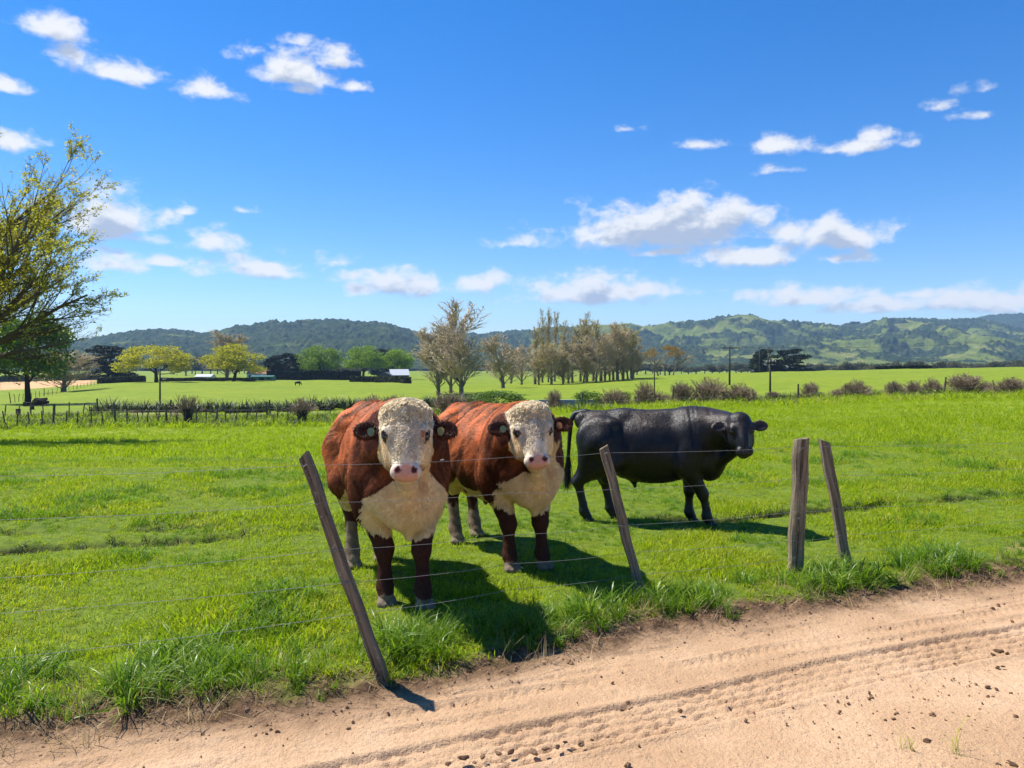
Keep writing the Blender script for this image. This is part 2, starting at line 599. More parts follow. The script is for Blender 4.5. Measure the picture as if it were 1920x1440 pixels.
def tread(u, v):
    """pressed tyre marks in the dirt road, metres"""
    p = np.stack([u, v], -1)
    z = np.zeros(u.shape)
    wob = fbm(np.stack([u * .5, v * 0], -1), 1, 2, 3) * .05
    # the wide lugged band
    c = -.93 + .045 * u - .012 * (u - 1) ** 2 * .3 + wob
    w = v - c
    inb = ss(w, -.19, -.155) * (1 - ss(w, .155, .19))
    fade = .55 + .45 * ss(fbm(p, 1.2, 2, 9), -.5, .2)
    z -= .012 * inb
    z += .012 * (np.exp(-((w - .2) / .03) ** 2) + np.exp(-((w + .2) / .03) ** 2)) * fade
    rows = (w + .18) / .075
    ri = np.floor(rows); rf = rows - ri
    per = .105 + .01 * (ri % 2)
    zz = np.abs(((u / per + ri * .37 + .25 * vnoise(p, 6, 8)) % 1) - .5) * 2                # zig-zag groove
    g = (rf - .32 - .34 * zz + .12 * fbm(p, 14, 2, 88))
    groove = np.where(g > 0, np.exp(-(g / .30) ** 2), np.exp(-(g / .07) ** 2)) * (.55 + .6 * ss(vnoise(p, 9, 12), -.5, .4))
    z -= inb * fade * .026 * groove
    # narrower, fainter marks nearer the fence and nearer the camera
    for c0, sl, wd, dep, per in ((-.46, .022, .05, .010, .07), (-.62, .03, .035, .007, .09), (-.34, .012, .03, .005, .06), (-1.32, .05, .12, .004, .1), (-.18, .0, .035, .005, .12)):
        w2 = v - (c0 + sl * u + wob * .8)
        b2 = np.exp(-(w2 / wd) ** 4)
        k = ss(fbm(p, 1.6, 2, int(per * 1000)), -.4, .3)
        zz = np.abs(((u / per) % 1) - .5) * 2
        z -= dep * b2 * k * (.4 + np.exp(-((w2 / wd - (zz - .5)) / .35) ** 2))
        z += dep * .7 * np.exp(-((w2 - wd * 1.35) / .02) ** 2) * k
    # wheel-worn hollows
    z -= .018 * np.exp(-((w) / .45) ** 2)
    z += .004 * fbm(p, 3, 3, 40)
    cr = fbm(p, 22, 4, 41)
    z += .0022 * cr
    z += .012 * ss(fbm(p, 30, 2, 43), .40, .6) * (.4 + ss(v, -1.6, -2.2))
    return z


def build_ground():
    U = lines(-3.3, 5.3, .0105, -60, 160, 1.16)
    Vv = lines(-2.45, VB, .0105, -60, VB + 1e-6, 1.2)
    Vv = Vv[Vv <= VB + 1e-9]
    uu, vv = np.meshgrid(U, Vv)
    X, Y = to_xy(uu, vv)
    Z = H(X, Y)
    d = vv - edge_v(uu)
    Z = Z + tread(uu, vv) * (1 - ss(d, -.12, .02)) * ss(uu, -12, -6) * (1 - ss(uu, 12, 20)) * ss(vv, -6, -4)
    me = mesh_np('dirt_road', np.stack([X, Y, Z], -1).reshape(-1, 3), grid_faces(*X.shape), GROUND,
                 attrs={k: a.ravel() for k, a in ground_attrs(X, Y).items()})
    tag(link('dirt_road', me), kind='structure')
    # pasture: one sheet widening with distance
    rows = [VB]; s = .028
    while rows[-1] < 4300:
        rows.append(rows[-1] + s)
        s = max(s, rows[-1] * .0135)
    rows = np.array(rows)
    tt = np.linspace(0, 1, 560)
    lo = -5.2 - 1.1 * rows; hi = 8.0 + 2.5 * rows
    uu = lo[:, None] + (hi - lo)[:, None] * tt[None]
    vv = np.repeat(rows[:, None], len(tt), 1)
    X, Y = to_xy(uu, vv)
    Z = H(X, Y)
    me = mesh_np('pasture', np.stack([X, Y, Z], -1).reshape(-1, 3), grid_faces(*X.shape), GROUND,
                 attrs={k: a.ravel() for k, a in ground_attrs(X, Y).items()})
    tag(link('pasture', me), kind='structure')


build_ground()

# ---------------------------------------------------------------- hills
def hill_material(forest_bias):
    m, t = material('hill_cover')
    g = t.n('ShaderNodeNewGeometry')
    pos = g.outputs['Position']
    f = t.attr('forest').outputs['Fac']
    nf = t.noise(pos, .05, 4, .7)
    ng = t.noise(pos, .009, 6, .65)
    forest = t.ramp(nf, [(.3, (.012, .022, .008)), (.5, (.028, .045, .014)), (.68, (.07, .085, .03)), (.8, (.13, .11, .055))])
    past = t.ramp(ng, [(.3, (.07, .10, .018)), (.5, (.125, .155, .03)), (.66, (.20, .20, .06)), (.8, (.28, .22, .12))])
    c = t.mix(f, past, forest)
    b = bump(t, t.noise(pos, .06, 4, .7), 1.0, 9.0)
    t.out(principled(t, c, 1.0, .0, b))
    return m


def build_hills():
    M = hill_material(0)
    def ridge(name, sil, D0, D1, na, nd, forest, amp, seed, back=500):
        sx = np.array([p[0] for p in sil], float); sy = np.array([p[1] for p in sil], float)
        px = np.linspace(sx[0], sx[-1], na)
        s = np.linspace(0, 1, nd)
        crest_y = np.interp(px, sx, sy)
        k = 9; crest_y = np.convolve(np.pad(crest_y, k, 'edge'), np.ones(2 * k + 1) / (2 * k + 1), 'valid')
        PX, S = np.meshgrid(px, s)
        D = D0 + (D1 - D0) * S
        X = (PX - 960) / FPX * D; Y = D
        p = np.stack([X, Y], -1)
        zc = CAMH + (HZ - crest_y)[None] * D1 / FPX
        base = -11.0
        prof = ss(S, -.15, 1.0) * .55 + S ** 1.5 * .45
        rg = 1 - np.abs(fbm(p + fbm(p, .0012, 2, seed + 3)[..., None] * 130, .0042, 5, seed))      # gullies
        rg2 = 1 - np.abs(fbm(p, .0018, 3, seed + 5))
        det = (rg - .82) * 1.5 + (rg2 - .8) * 1.0
        env = np.clip(S * 2.2, 0, 1) * (1 - ss(S, .80, 1.0) * .93)
        Z = base + (zc - base) * prof + det * amp * env
        fm = np.clip(forest(PX, S, p), 0, 1)
        Z = Z + (np.abs(vnoise(p, .075, seed + 8)) * 9 + vnoise(p, .16, seed + 9) * 3.5) * fm * np.clip(S * 5, 0, 1)
        Z = np.maximum(Z, base)
        # back slope
        Xb = (PX[-1] - 960) / FPX * (D1 + back); row = np.stack([Xb, np.full_like(Xb, D1 + back), np.full_like(Xb, -11.)], -1)
        Vt = np.concatenate([np.stack([X, Y, Z], -1), row[None]], 0)
        fm2 = np.concatenate([fm, fm[-1:]], 0)
        me = mesh_np(name, Vt.reshape(-1, 3), grid_faces(*Vt.shape[:2]), M, attrs={'forest': fm2.ravel()})
        tag(link(name, me), kind='structure')

    n = lambda p, s, sd: fbm(p, s, 4, sd)
    right = [(700, 660), (860, 640), (905, 630), (960, 624), (1000, 622), (1040, 621), (1080, 614), (1120, 610), (1160, 611), (1190, 615), (1210, 615), (1235, 610), (1262, 605), (1300, 606), (1335, 604), (1360, 598), (1390, 596), (1415, 599), (1440, 606),
             (1470, 610), (1500, 607), (1525, 610), (1570, 613), (1610, 611), (1640, 606), (1665, 600), (1700, 599), (1730, 598), (1750, 601), (1790, 599), (1850, 600), (1880, 608), (1920, 618), (2100, 632), (2400, 640), (2800, 640)]
    ridge('green_hills', right, 1500, 3000, 1150, 200, lambda PX, S, p: ss(n(p, .0030, 11) * .8 + n(p, .012, 4) * .75 + n(p, .035, 6) * .35 + .16 - .12 * ss(S, .3, .9), -.02, .07), 60, 60)
    left = [(-1100, 640), (-500, 630), (0, 640), (150, 640), (190, 634), (215, 629), (235, 625), (290, 621), (340, 622), (370, 629), (400, 628), (415, 620), (440, 614), (485, 613), (505, 605), (540, 606), (590, 602), (632, 600), (665, 605), (690, 609),
            (705, 605), (735, 611), (760, 622), (790, 627), (840, 640), (900, 656), (960, 672), (1010, 688)]
    ridge('forest_hill', left, 1250, 2300, 950, 170, lambda PX, S, p: ss(n(p, .006, 31) + .55 - .75 * ss(S, .8, 1) * ss(PX, 380, 420) * (1 - ss(PX, 480, 500)), 0, .3), 30, 90)
    farr = [(500, 650), (780, 632), (850, 629), (900, 628), (960, 624), (1050, 626), (1300, 640), (1600, 640), (1780, 612), (1820, 597), (1850, 592), (1880, 589), (1920, 587), (2000, 590), (2300, 600), (2700, 620)]
    ridge('distant_range', farr, 3150, 4100, 600, 60, lambda PX, S, p: S * 0 + 1, 30, 120, 300)


build_hills()

# ---------------------------------------------------------------- air
def build_haze():
    m = bpy.data.materials.new('haze'); m.use_nodes = True
    t = NT(m.node_tree)
    v = t.n('ShaderNodeVolumePrincipled')
    v.inputs['Color'].default_value = (.42, .66, 1.0, 1)
    v.inputs['Density'].default_value = 1.05e-4
    v.inputs['Anisotropy'].default_value = .15
    o = t.n('ShaderNodeOutputMaterial')
    t.set(o.inputs['Volume'], v.outputs[0])
    b = MB(); b.box(-9000, 12000, -200, 5400, -42, 285)
    h = b.build('haze', m)
    tag(h, kind='stuff')


build_haze()
# ---------------------------------------------------------------- signed-distance modelling for the animals
class SDF:
    def __init__(s, lo, hi, h):
        s.lo = np.array(lo, float); s.h = h
        s.n = np.ceil((np.array(hi) - s.lo) / h).astype(int) + 1
        s.D = np.full(s.n, .5, np.float32)
        s.ax = [s.lo[i] + np.arange(s.n[i]) * h for i in range(3)]

    def _slice(s, lo, hi):
        a = np.clip(np.floor((lo - s.lo) / s.h).astype(int), 0, s.n - 1)
        b = np.clip(np.ceil((hi - s.lo) / s.h).astype(int) + 1, 1, s.n)
        sl = tuple(slice(a[i], max(b[i], a[i] + 1)) for i in range(3))
        g = np.stack(np.meshgrid(*[s.ax[i][sl[i]] for i in range(3)], indexing='ij'), -1)
        return sl, g

    def comb(s, sl, d, k, op):
        D = s.D[sl]
        if op == 'u':
            h = np.clip(.5 + .5 * (D - d) / k, 0, 1)
            s.D[sl] = D * (1 - h) + d * h - k * h * (1 - h)
        else:
            h = np.clip(.5 - .5 * (D + d) / k, 0, 1)
            s.D[sl] = D * (1 - h) + (-d) * h + k * h * (1 - h)

    def ell(s, c, r, k=.05, rot=None, fr=None, op='u'):
        c = np.array(c, float); r = np.array(r, float)
        M = np.eye(3) if rot is None else np.array(Euler([R(a) for a in rot]).to_matrix())
        if fr is not None:
            F, o = fr
            c = o + F @ c; M = F @ M
        R_ = r.max() + k + .05
        sl, g = s._slice(c - R_, c + R_)
        q = (g - c) @ M
        k0 = np.linalg.norm(q / r, axis=-1); k1 = np.linalg.norm(q / r ** 2, axis=-1) + 1e-9
        s.comb(sl, k0 * (k0 - 1) / k1, k, op)

    def cone(s, a, b, ra, rb, k=.04, fr=None, op='u', flat=None):
        a = np.array(a, float); b = np.array(b, float)
        if fr is not None:
            F, o = fr; a = o + F @ a; b = o + F @ b
        m = max(ra, rb) * (flat[1] if flat else 1) + k + .05
        sl, g = s._slice(np.minimum(a, b) - m, np.maximum(a, b) + m)
        ab = b - a
        t = np.clip(((g - a) @ ab) / (ab @ ab), 0, 1)
        q = g - a - t[..., None] * ab
        if flat:                       # flat=(direction, factor): stretched along a direction
            dv = np.array(flat[0], float); dv /= np.linalg.norm(dv)
            al = q @ dv
            q = q - al[..., None] * dv * (1 - 1 / flat[1])
        s.comb(sl, np.linalg.norm(q, axis=-1) - (ra + (rb - ra) * t), k, op)

    def mesh(s):
        D = s.D; h = s.h
        ins = D < 0
        c = [ins[i:ins.shape[0] - 1 + i, j:ins.shape[1] - 1 + j, k:ins.shape[2] - 1 + k] for i in (0, 1) for j in (0, 1) for k in (0, 1)]
        cnt = sum(x.astype(np.int8) for x in c)
        act = (cnt > 0) & (cnt < 8)
        I = np.argwhere(act)
        idx = np.full(act.shape, -1, np.int64); idx[act] = np.arange(len(I))
        val = {}
        for i in (0, 1):
            for j in (0, 1):
                for k in (0, 1):
                    val[i, j, k] = D[I[:, 0] + i, I[:, 1] + j, I[:, 2] + k].astype(float)
        acc = np.zeros((len(I), 3)); w = np.zeros(len(I))
        for axn in range(3):
            o = [q for q in range(3) if q != axn]
            for a in (0, 1):
                for b in (0, 1):
                    p0 = [0, 0, 0]; p0[o[0]] = a; p0[o[1]] = b
                    p1 = list(p0); p1[axn] = 1
                    v0 = val[tuple(p0)]; v1 = val[tuple(p1)]
                    cr = (v0 < 0) != (v1 < 0)
                    tt = np.where(cr, v0 / np.where(cr, v0 - v1, 1), 0)
                    pt = np.repeat(np.array(p0, float)[None], len(I), 0); pt[:, axn] = tt
                    acc += pt * cr[:, None]; w += cr
        V = s.lo + (I + acc / w[:, None]) * h
        quads = []
        for axn in range(3):
            o = [(axn + 1) % 3, (axn + 2) % 3]
            sh = [slice(None)] * 3; s0 = list(sh); s1 = list(sh)
            s0[axn] = slice(0, -1); s1[axn] = slice(1, None)
            A = ins[tuple(s0)]; B = ins[tuple(s1)]
            E = np.argwhere(A != B)
            ok = (E[:, o[0]] > 0) & (E[:, o[1]] > 0) & (E[:, o[0]] < act.shape[o[0]]) & (E[:, o[1]] < act.shape[o[1]])
            E = E[ok]
            def cell(da, db):
                e = E.copy(); e[:, o[0]] += da; e[:, o[1]] += db
                return idx[e[:, 0], e[:, 1], e[:, 2]]
            q = np.stack([cell(-1, -1), cell(0, -1), cell(0, 0), cell(-1, 0)], -1)
            fl = ~A[E[:, 0], E[:, 1], E[:, 2]]
            q[fl] = q[fl][:, ::-1]
            quads.append(q)
        Q = np.concatenate(quads)
        Q = Q[(Q >= 0).all(1)]
        return V, Q


def normals(V, Q):
    n = np.zeros_like(V)
    fn = np.cross(V[Q[:, 2]] - V[Q[:, 0]], V[Q[:, 3]] - V[Q[:, 1]])
    for i in range(4): np.add.at(n, Q[:, i], fn)
    return n / (np.linalg.norm(n, axis=1, keepdims=True) + 1e-12)


def frame(o, face, down):
    """head frame: columns = (along the face from poll to muzzle, left side, outward from the face)"""
    a = Vector(down).normalized(); n = Vector(face); n = (n - a * n.dot(a)).normalized()
    sd = n.cross(a)
    return np.array([[a[i], sd[i], n[i]] for i in range(3)]), np.array(o, float)


# ---------------------------------------------------------------- coats
def coat_material(name, rough=.62, spec=.35, sheen=.25, bs=.4):
    m, t = material(name)
    c = t.attr('Col').outputs['Color']
    tcn = t.n('ShaderNodeTexCoord')
    mp = t.n('ShaderNodeMapping'); mp.inputs['Scale'].default_value = (60, 60, 9)
    t.set(mp.inputs[0], tcn.outputs['Object'])
    n = t.noise(mp.outputs[0], 1, 4, .7)
    n2 = t.noise(tcn.outputs['Object'], 5, 3, .6)
    v = t.math('ADD', t.math('MULTIPLY_ADD', n, .5, .75), t.math('MULTIPLY_ADD', n2, .5, -.25))
    c2 = t.vm('SCALE', c); t.nt.nodes[-1].inputs['Scale'].default_value = 1
    t.set(t.nt.nodes[-1].inputs['Scale'], v)
    t.out(principled(t, c2, rough, spec, bump(t, n, bs, .01), Sheen_Weight=sheen, Sheen_Roughness=.5))
    return m


COAT = coat_material('red_and_white_coat', .75, .12, .0, .5)
BLACK = coat_material('black_coat', .40, .35, .0, .6)


def hair_material(name, rough, tr=.25, spec=.12):
    m, t = material(name)
    c = t.attr('Col').outputs['Color']
    p = principled(t, c, rough, spec)
    tl = t.n('ShaderNodeBsdfTranslucent'); t.set(tl.inputs[0], c)
    mx = t.n('ShaderNodeMixShader'); mx.inputs[0].default_value = tr
    t.set(mx.inputs[1], p); t.set(mx.inputs[2], tl)
    t.out(mx.outputs[0])
    return m


HAIR = hair_material('coat_hair', .5, .35)
HAIRB = hair_material('black_coat_hair', .42, .03, .4)


def simple(name, c, rough=.6, spec=.4, bs=0, sc=20, var=.25):
    m, t = material(name)
    g = t.n('ShaderNodeTexCoord')
    n = t.noise(g.outputs['Object'], sc, 5, .65)
    cc = t.mix(n, tuple(x * (1 - var) for x in c), tuple(min(1, x * (1 + var)) for x in c))
    t.out(principled(t, cc, rough, spec, bump(t, n, bs, .01) if bs else None))
    return m


M_EYE = simple('dark_eye', (.012, .008, .006), .08, .8)
M_HOOF = simple('dusty_hoof', (.20, .15, .105), .8, .2, 1.0, 26, .5)
M_HOOFB = simple('dark_hoof', (.03, .025, .022), .6, .3, .4, 30)
M_TAGG = simple('green_tag', (.07, .10, .05), .5)
M_TAGY = simple('yellow_tag', (.22, .20, .05), .5)
M_TAGO = simple('orange_tag', (.25, .10, .03), .5)


def strands(name, P_, Nn, T, L, wd, cols, mat, parent, bend=.6, rng=None):
    """tapering two-piece hairs lying along T and lifting along Nn"""
    n = len(P_)
    side = np.cross(Nn, T); side /= np.linalg.norm(side, axis=1, keepdims=True) + 1e-9
    L = L[:, None]; wd = wd[:, None]
    p0 = P_ - Nn * .003
    p1 = p0 + (T * .7 + Nn * bend) / np.linalg.norm(T * .7 + Nn * bend, axis=1, keepdims=True) * L * .5
    p2 = p1 + (T + Nn * bend * .25) * L * .5
    V = np.stack([p0 - side * wd, p0 + side * wd, p1 - side * wd * .7, p1 + side * wd * .7, p2], 1).reshape(-1, 3)
    b = np.arange(n)[:, None] * 5
    F = np.concatenate([b + np.array([[0, 1, 3]]), b + np.array([[0, 3, 2]]), b + np.array([[2, 3, 4]])], 0)
    me = mesh_np(name, V, F, mat, True, cols=np.repeat(cols, 5, 0))
    return tag(link(name, me, parent), kind='stuff')


def curls(name, P_, Nn, rng, cols, mat, parent, r0=.008, r1=.017, lift=.5, w=.0022):
    n = len(P_)
    T = rng.normal(size=(n, 3)); T -= (T * Nn).sum(1, keepdims=True) * Nn; T /= np.linalg.norm(T, axis=1, keepdims=True)
    Bt = np.cross(Nn, T)
    Bt = Bt * (1 - lift * rng.random((n, 1))) + Nn * lift * rng.random((n, 1)); Bt /= np.linalg.norm(Bt, axis=1, keepdims=True)
    r = rng.uniform(r0, r1, (n, 1))
    K = 8
    arc = rng.uniform(3.2, 6.5, (n, 1)) * np.where(rng.random((n, 1)) < .5, 1, -1)
    rows = []
    side = np.cross(T, Bt)
    for i in range(K):
        th = arc * i / (K - 1)
        rr = r * (1 - .45 * i / (K - 1))
        c = P_ + Nn * (.002 + .012 * (i / (K - 1)) * rng.random((n, 1))) + T * np.cos(th) * rr + Bt * np.sin(th) * rr
        ww = w * (1.2 - .8 * i / (K - 1))
        rad = (T * np.cos(th) + Bt * np.sin(th))
        dirw = (side * .7 + rad * .7)
        rows.append(np.stack([c - dirw * ww, c + dirw * ww], 1))
    V = np.concatenate(rows, 1).reshape(-1, 3)
    b = np.arange(n)[:, None] * (2 * K)
    F = np.concatenate([b + np.array([[2 * i, 2 * i + 1, 2 * i + 3, 2 * i + 2]]) for i in range(K - 1)], 0)
    me = mesh_np(name, V, F, mat, True, cols=np.repeat(cols, 2 * K, 0))
    return tag(link(name, me, parent), kind='stuff')


def bull(name, loc, fwd, sc, P):
    """P: feet (fr, fl, hr, hl) as (x,y), poll, face direction, down direction (all in body axes)"""
    rng = np.random.default_rng(P['seed'])
    root = empty('bull', loc, math.atan2(fwd[1], fwd[0]), P['label'], 'bull', P.get('group'))
    root.scale = (sc, sc, sc * P.get('zs', 1))
    bk = P['kind'] == 'black'
    S = SDF((-1.15, -.86 if bk else -.62, -.02), (1.45, .62, 1.68), .0118)
    FR = frame(P['poll'], P['face'], P['down'])
    F, O = FR
    g = P.get('girth', 1.0)
    # trunk
    S.ell((-.05, 0, .94), (.72, .35 * g, .40), .07)
    S.ell((.06, 0, .85), (.56, .30 * g, .335), .08)
    for s_ in (-1, 1):
        S.ell((.49, s_ * .18, 1.00), (.18, .145, .33), .035, (0, 10, 0))
        S.ell((.40, s_ * .245, .80), (.16, .10, .17), .05, (0, 20, 0))
        S.ell((.60, s_ * .19, .84), (.12, .10, .18), .05)
        S.ell((-.60, s_ * .165 * g, 1.03), (.30, .165, .28), .05)
        S.ell((-.67, s_ * .18 * g, .84), (.20, .125, .29), .05, (0, -14, 0))
        S.ell((-.44, s_ * .205, 1.215), (.075, .06, .055), .08)      # hook bones
        if not bk: S.ell((-.90, s_ * .085, 1.15), (.06, .05, .06), .06)
        S.ell((-.30, s_ * .42, 1.02), (.13, .09, .10), .10, (0, 0, 0), op='s')   # hunger hollow
        S.ell((.25, s_ * .42, 1.06), (.035, .07, .20), .09, (0, 12, 0), op='s')   # behind the shoulder blade
        S.ell((-.36, s_ * .34, .62), (.13, .14, .10), .10, (0, 30, 0), op='s')   # flank
    S.cone((-.82, 0, 1.245), (-.35, 0, 1.265), .12, .12, .08)
    S.cone((-.35, 0, 1.26), (.50, 0, 1.27), .12, .14, .09)
    S.ell((.52, 0, 1.20), (.24, .17, .18), .09)
    if bk: S.ell((.66, -.04, 1.25), (.24, .13, .16), .09)
    # neck
    base = np.array([.50, 0, 1.10])
    pb = O + F @ np.array([.12, 0, -.16])
    mid = (base + pb) / 2 + np.array([0, 0, .02])
    nr = (.31, .22, .145, .13, .10) if bk else (.32, .26, .165, .15, .12)
    if bk: mid = mid + np.array([.10, .07, 0])
    S.cone(base, mid, nr[0], nr[1], .08)
    S.cone(mid, pb, nr[1], nr[2], .07)
    S.cone((.42, 0, 1.23), tuple(O + F @ np.array([.03, 0, -.15])), nr[3], nr[4], .09)
    # brisket
    S.ell((.66, 0, .86), (.22, .27, .28), .08)
    S.ell((.70, 0, .74), (.17, .17, .20), .07)
    if not bk:
        S.cone((.74, 0, .80), (.72, .0, .52), .10, .035, .05)
        S.cone(tuple(O + F @ np.array([.30, 0, -.20])), (.80, 0, .72), .07, .07, .06)
    else:
        S.cone(tuple(O + F @ np.array([.28, 0, -.18])), (.74, 0, .72), .07, .08, .08)
    # belly, flank and sheath
    S.ell((0, 0, .65), (.40, .19, .12), .12)
    S.cone((-.24, 0, .60), (-.19, 0, .44), .06, .02, .05)
    # legs
    for (fx, fy), s_ in zip(P['feet'][:2], (-1, 1)):
        kn = (fx * .75 + .12, fy * .9 + s_ * .015, .395)
        S.cone((.50, s_ * .19, .93), (.46, s_ * .195, .67), .17, .115, .06)
        S.cone((.46, s_ * .190, .67), kn, .110, .064, .05)
        S.ell(kn, (.066, .062, .075), .035)
        S.cone(kn, (fx, fy, .20), .054, .044, .03)
        S.cone((fx, fy, .20), (fx, fy, .13), .044, .056, .03)
        S.cone((fx, fy, .135), (fx + .035, fy, .065), .057, .056, .03)
    for (fx, fy), s_ in zip(P['feet'][2:], (-1, 1)):
        hk = (fx - .085, fy, .50)
        S.cone((-.58, s_ * .18, .98), (-.45, s_ * .20, .76), .20, .145, .07)
        S.cone((-.45 + (fx + .62) * .3, s_ * .19, .76), hk, .135, .062, .06)
        S.cone((-.68, s_ * .15, .90), hk, .14, .050, .08)
        S.ell(hk, (.062, .05, .075), .03)
        S.cone((hk[0] - .02, fy, .55), (hk[0] - .045, fy, .50), .03, .03, .03)
        S.cone(hk, (fx - .02, fy, .22), .056, .047, .03)
        S.cone((fx - .02, fy, .22), (fx - .01, fy, .14), .046, .057, .03)
        S.cone((fx - .01, fy, .14), (fx + .035, fy, .065), .057, .056, .03)
    # scrotum
    S.ell((-.55, 0, .58), (.08, .08, .13), .05)
    # head: l along face, s side, n out of the face
    hw = P.get('hw', 1.0)
    S.ell((.10, 0, -.10), (.15, .160 * hw, .135), .03, None, FR)
    S.ell((.01, 0, -.09), (.10, .135 * hw, .12), .04, None, FR)
    S.cone((.13, 0, -.085), (.37, 0, -.06), .125 * hw, .080 if bk else .074, .03, FR)
    for s_ in (-1, 1):
        S.ell((.20, s_ * .085 * hw, -.155), (.14, .078, .10), .035, None, FR)      # cheek
        S.ell((.125, s_ * .112 * hw, -.022), (.045, .036, .042), .03, None, FR)      # brow
        S.ell((.152, s_ * .134 * hw, -.018), (.022, .020, .030), .012, None, FR, 's')
        S.ell((.385, s_ * .048, -.035), (.050, .048, .052), .02, None, FR)
    S.cone((.20, 0, -.21), (.385, 0, -.115), .075, .048, .04, FR)             # lower jaw
    S.ell((.395, 0, -.05), (.052, .092, .062), .025, None, FR)
    S.ell((.414, 0, -.105), (.040, .062, .035), .02, None, FR)
    S.ell((.25, 0, .022), (.12, .045, .03), .04, None, FR)                      # bridge of the nose
    for s_ in (-1, 1):
        S.ell((.392, s_ * .050, .020), (.016, .014, .020), .008, (0, 0, s_ * 25), FR, 's')
        S.cone((.437, 0, -.083), (.395, s_ * .088, -.092), .007, .006, .010, FR, 's')
    if not bk:
        S.ell((-.02, 0, -.065), (.08, .140 * hw, .11), .05, None, FR)
    # ears, cupped
    ear_rot = P.get('ear_rot', 0)
    tips = []
    for s_ in (-1, 1):
        e0 = np.array([.07, s_ * .14 * hw, -.12]); e1 = np.array([.075 + P.get('droop', .01), s_ * (.155 * hw + .155), -.10 + P.get('ef', (0, 0))[s_ > 0]])
        S.cone(e0, e0 + (e1 - e0) * .35, .034, .038, .03, FR)
        c = e0 + (e1 - e0) * .60
        ang = math.atan2(e1[0] - e0[0], abs(e1[1] - e0[1]))
        S.ell(c, (.066, .092, .026), .015, (0, 0, -s_ * math.degrees(ang)), FR)
        S.ell(c + np.array([.004, s_ * .004, .024]), (.046, .070, .019), .010, (0, 0, -s_ * math.degrees(ang)), FR, 's')
        tips.append(c)
    V, Q = S.mesh()
    # soft muscle relief and hide folds
    N = normals(V, Q)
    rel = fbm(V, 4.2, 3, P['seed']) * (.007 if bk else .012) + vnoise(V * np.array([14., 3, 2.0]), 1, 3) * .003
    wv = fbm(V, 2.0, 2, 44) * .25
    acr = V[:, 0] * .65 - V[:, 2] * .45 + wv; alo = -V[:, 0] * .6 - V[:, 2] * .75
    streak = fbm(np.stack([acr * 21, alo * 3.2, V[:, 1] * 5], 1), 1, 4, 45)
    if not bk:
        rel = rel + streak * .007
        rel = rel + fbm(np.stack([V[:, 1] * 15, V[:, 2] * 3.2, V[:, 0] * 3], 1), 1, 3, 47) * .014 * ss(V[:, 0], .58, .72) * (1 - ss(V[:, 2], .95, 1.1))
    if bk:                                                                       # loose hide folds of the neck
        for fx, am in ((.50, .010), (.545, .007), (.72, .006)):
            rel = rel - am * np.exp(-((V[:, 0] - fx - (V[:, 2] - 1.1) * -.12 + .03 * wv) / .022) ** 2) * ss(V[:, 2], .82, .98) * ss(-V[:, 1], .02, .12)
    L_ = (V - O) @ F                      # head coordinates
    headm = (1 - ss(-L_[:, 2], .24, .34)) * ss(L_[:, 0], -.16, -.10) * (1 - ss(np.abs(L_[:, 1]), .33, .4)) * (L_[:, 0] < .6)
    V = V + N * (rel * (1 - headm) * ss(V[:, 2], .35, .6))[:, None]
    N = normals(V, Q)
    x, y, z = V.T
    l, s2, n_ = L_.T
    nz = fbm(V, 9, 3, 5) * .5 + fbm(V, 30, 2, 6) * .25
    if bk:
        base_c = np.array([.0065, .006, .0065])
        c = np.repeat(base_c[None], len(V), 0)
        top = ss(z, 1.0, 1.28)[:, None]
        c = c * (1 - top) + np.array([.020, .0155, .013]) * top  # paler back: backlit sheen painted into the coat colour
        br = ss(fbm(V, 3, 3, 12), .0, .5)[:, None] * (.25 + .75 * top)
        c = c + np.array([.018, .009, .004]) * br
        muz = (ss(l, .36, .39) * headm)[:, None]
        c = c * (1 - muz) + np.array([.02, .018, .02]) * muz
        skin = np.zeros(len(V))
    else:
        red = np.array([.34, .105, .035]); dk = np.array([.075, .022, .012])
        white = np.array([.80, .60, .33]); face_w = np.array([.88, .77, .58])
        mixd = np.clip(ss(-z, -1.0, -.66) * .95 + .25 * (fbm(V, 2.5, 3, 9)), 0, 1)[:, None]  # lower body darkens: shade of the flanks painted into the coat colour
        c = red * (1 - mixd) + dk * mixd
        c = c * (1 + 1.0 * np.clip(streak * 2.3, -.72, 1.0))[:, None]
        fr_dk = ss(x, .42, .60)[:, None] * (1 - ss(z, 1.1, 1.32))[:, None] * .6  # neck and chest front: darker breed colour plus shade painted in
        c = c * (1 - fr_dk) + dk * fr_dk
        # white brisket with ragged edges
        lim = .47 + P.get('wz', 0)
        side_w = np.abs(y - P.get('wy', 0)) + nz * .07
        wch = (x > .60 + nz * .05 - .25 * ss(-z, -.75, -.55)) & (z < 1.06 - side_w * .95 + nz * .07) & (z > lim + nz * .10 + np.maximum(0, side_w - .10) * .35) & (side_w < .30)
        under = (N[:, 2] < -.45) & (z < .74 + nz * .1) & (z > .42) & (np.abs(y) < .25)
        throat = (x > .7) & (z > .48) & (np.abs(side_w) < .10 + nz * .05) & (z < 1.15)
        crest = (z > 1.28) & (x > .74 + nz * .1) & (np.abs(y - O[1] * ss(x, .5, 1.0)) < .10)
        sock = (z < P.get('sock', (.085, .20, .44, .44))[0] + nz * .05) & (x > 0) | (z < .32 + nz * .3) & (x < 0)
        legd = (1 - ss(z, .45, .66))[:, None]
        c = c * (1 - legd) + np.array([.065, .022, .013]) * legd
        wm_ = wch | under | throat | crest
        c[wm_] = white * (1 + .12 * fbm(V[wm_], 8, 3, 3))[:, None]
        tan = (ss(fbm(V, 5, 3, 23), -.25, .45) * (1 - ss(np.abs(side_w), .08, .24)) * ss(z, .6, .8) * wm_)[:, None] * .6
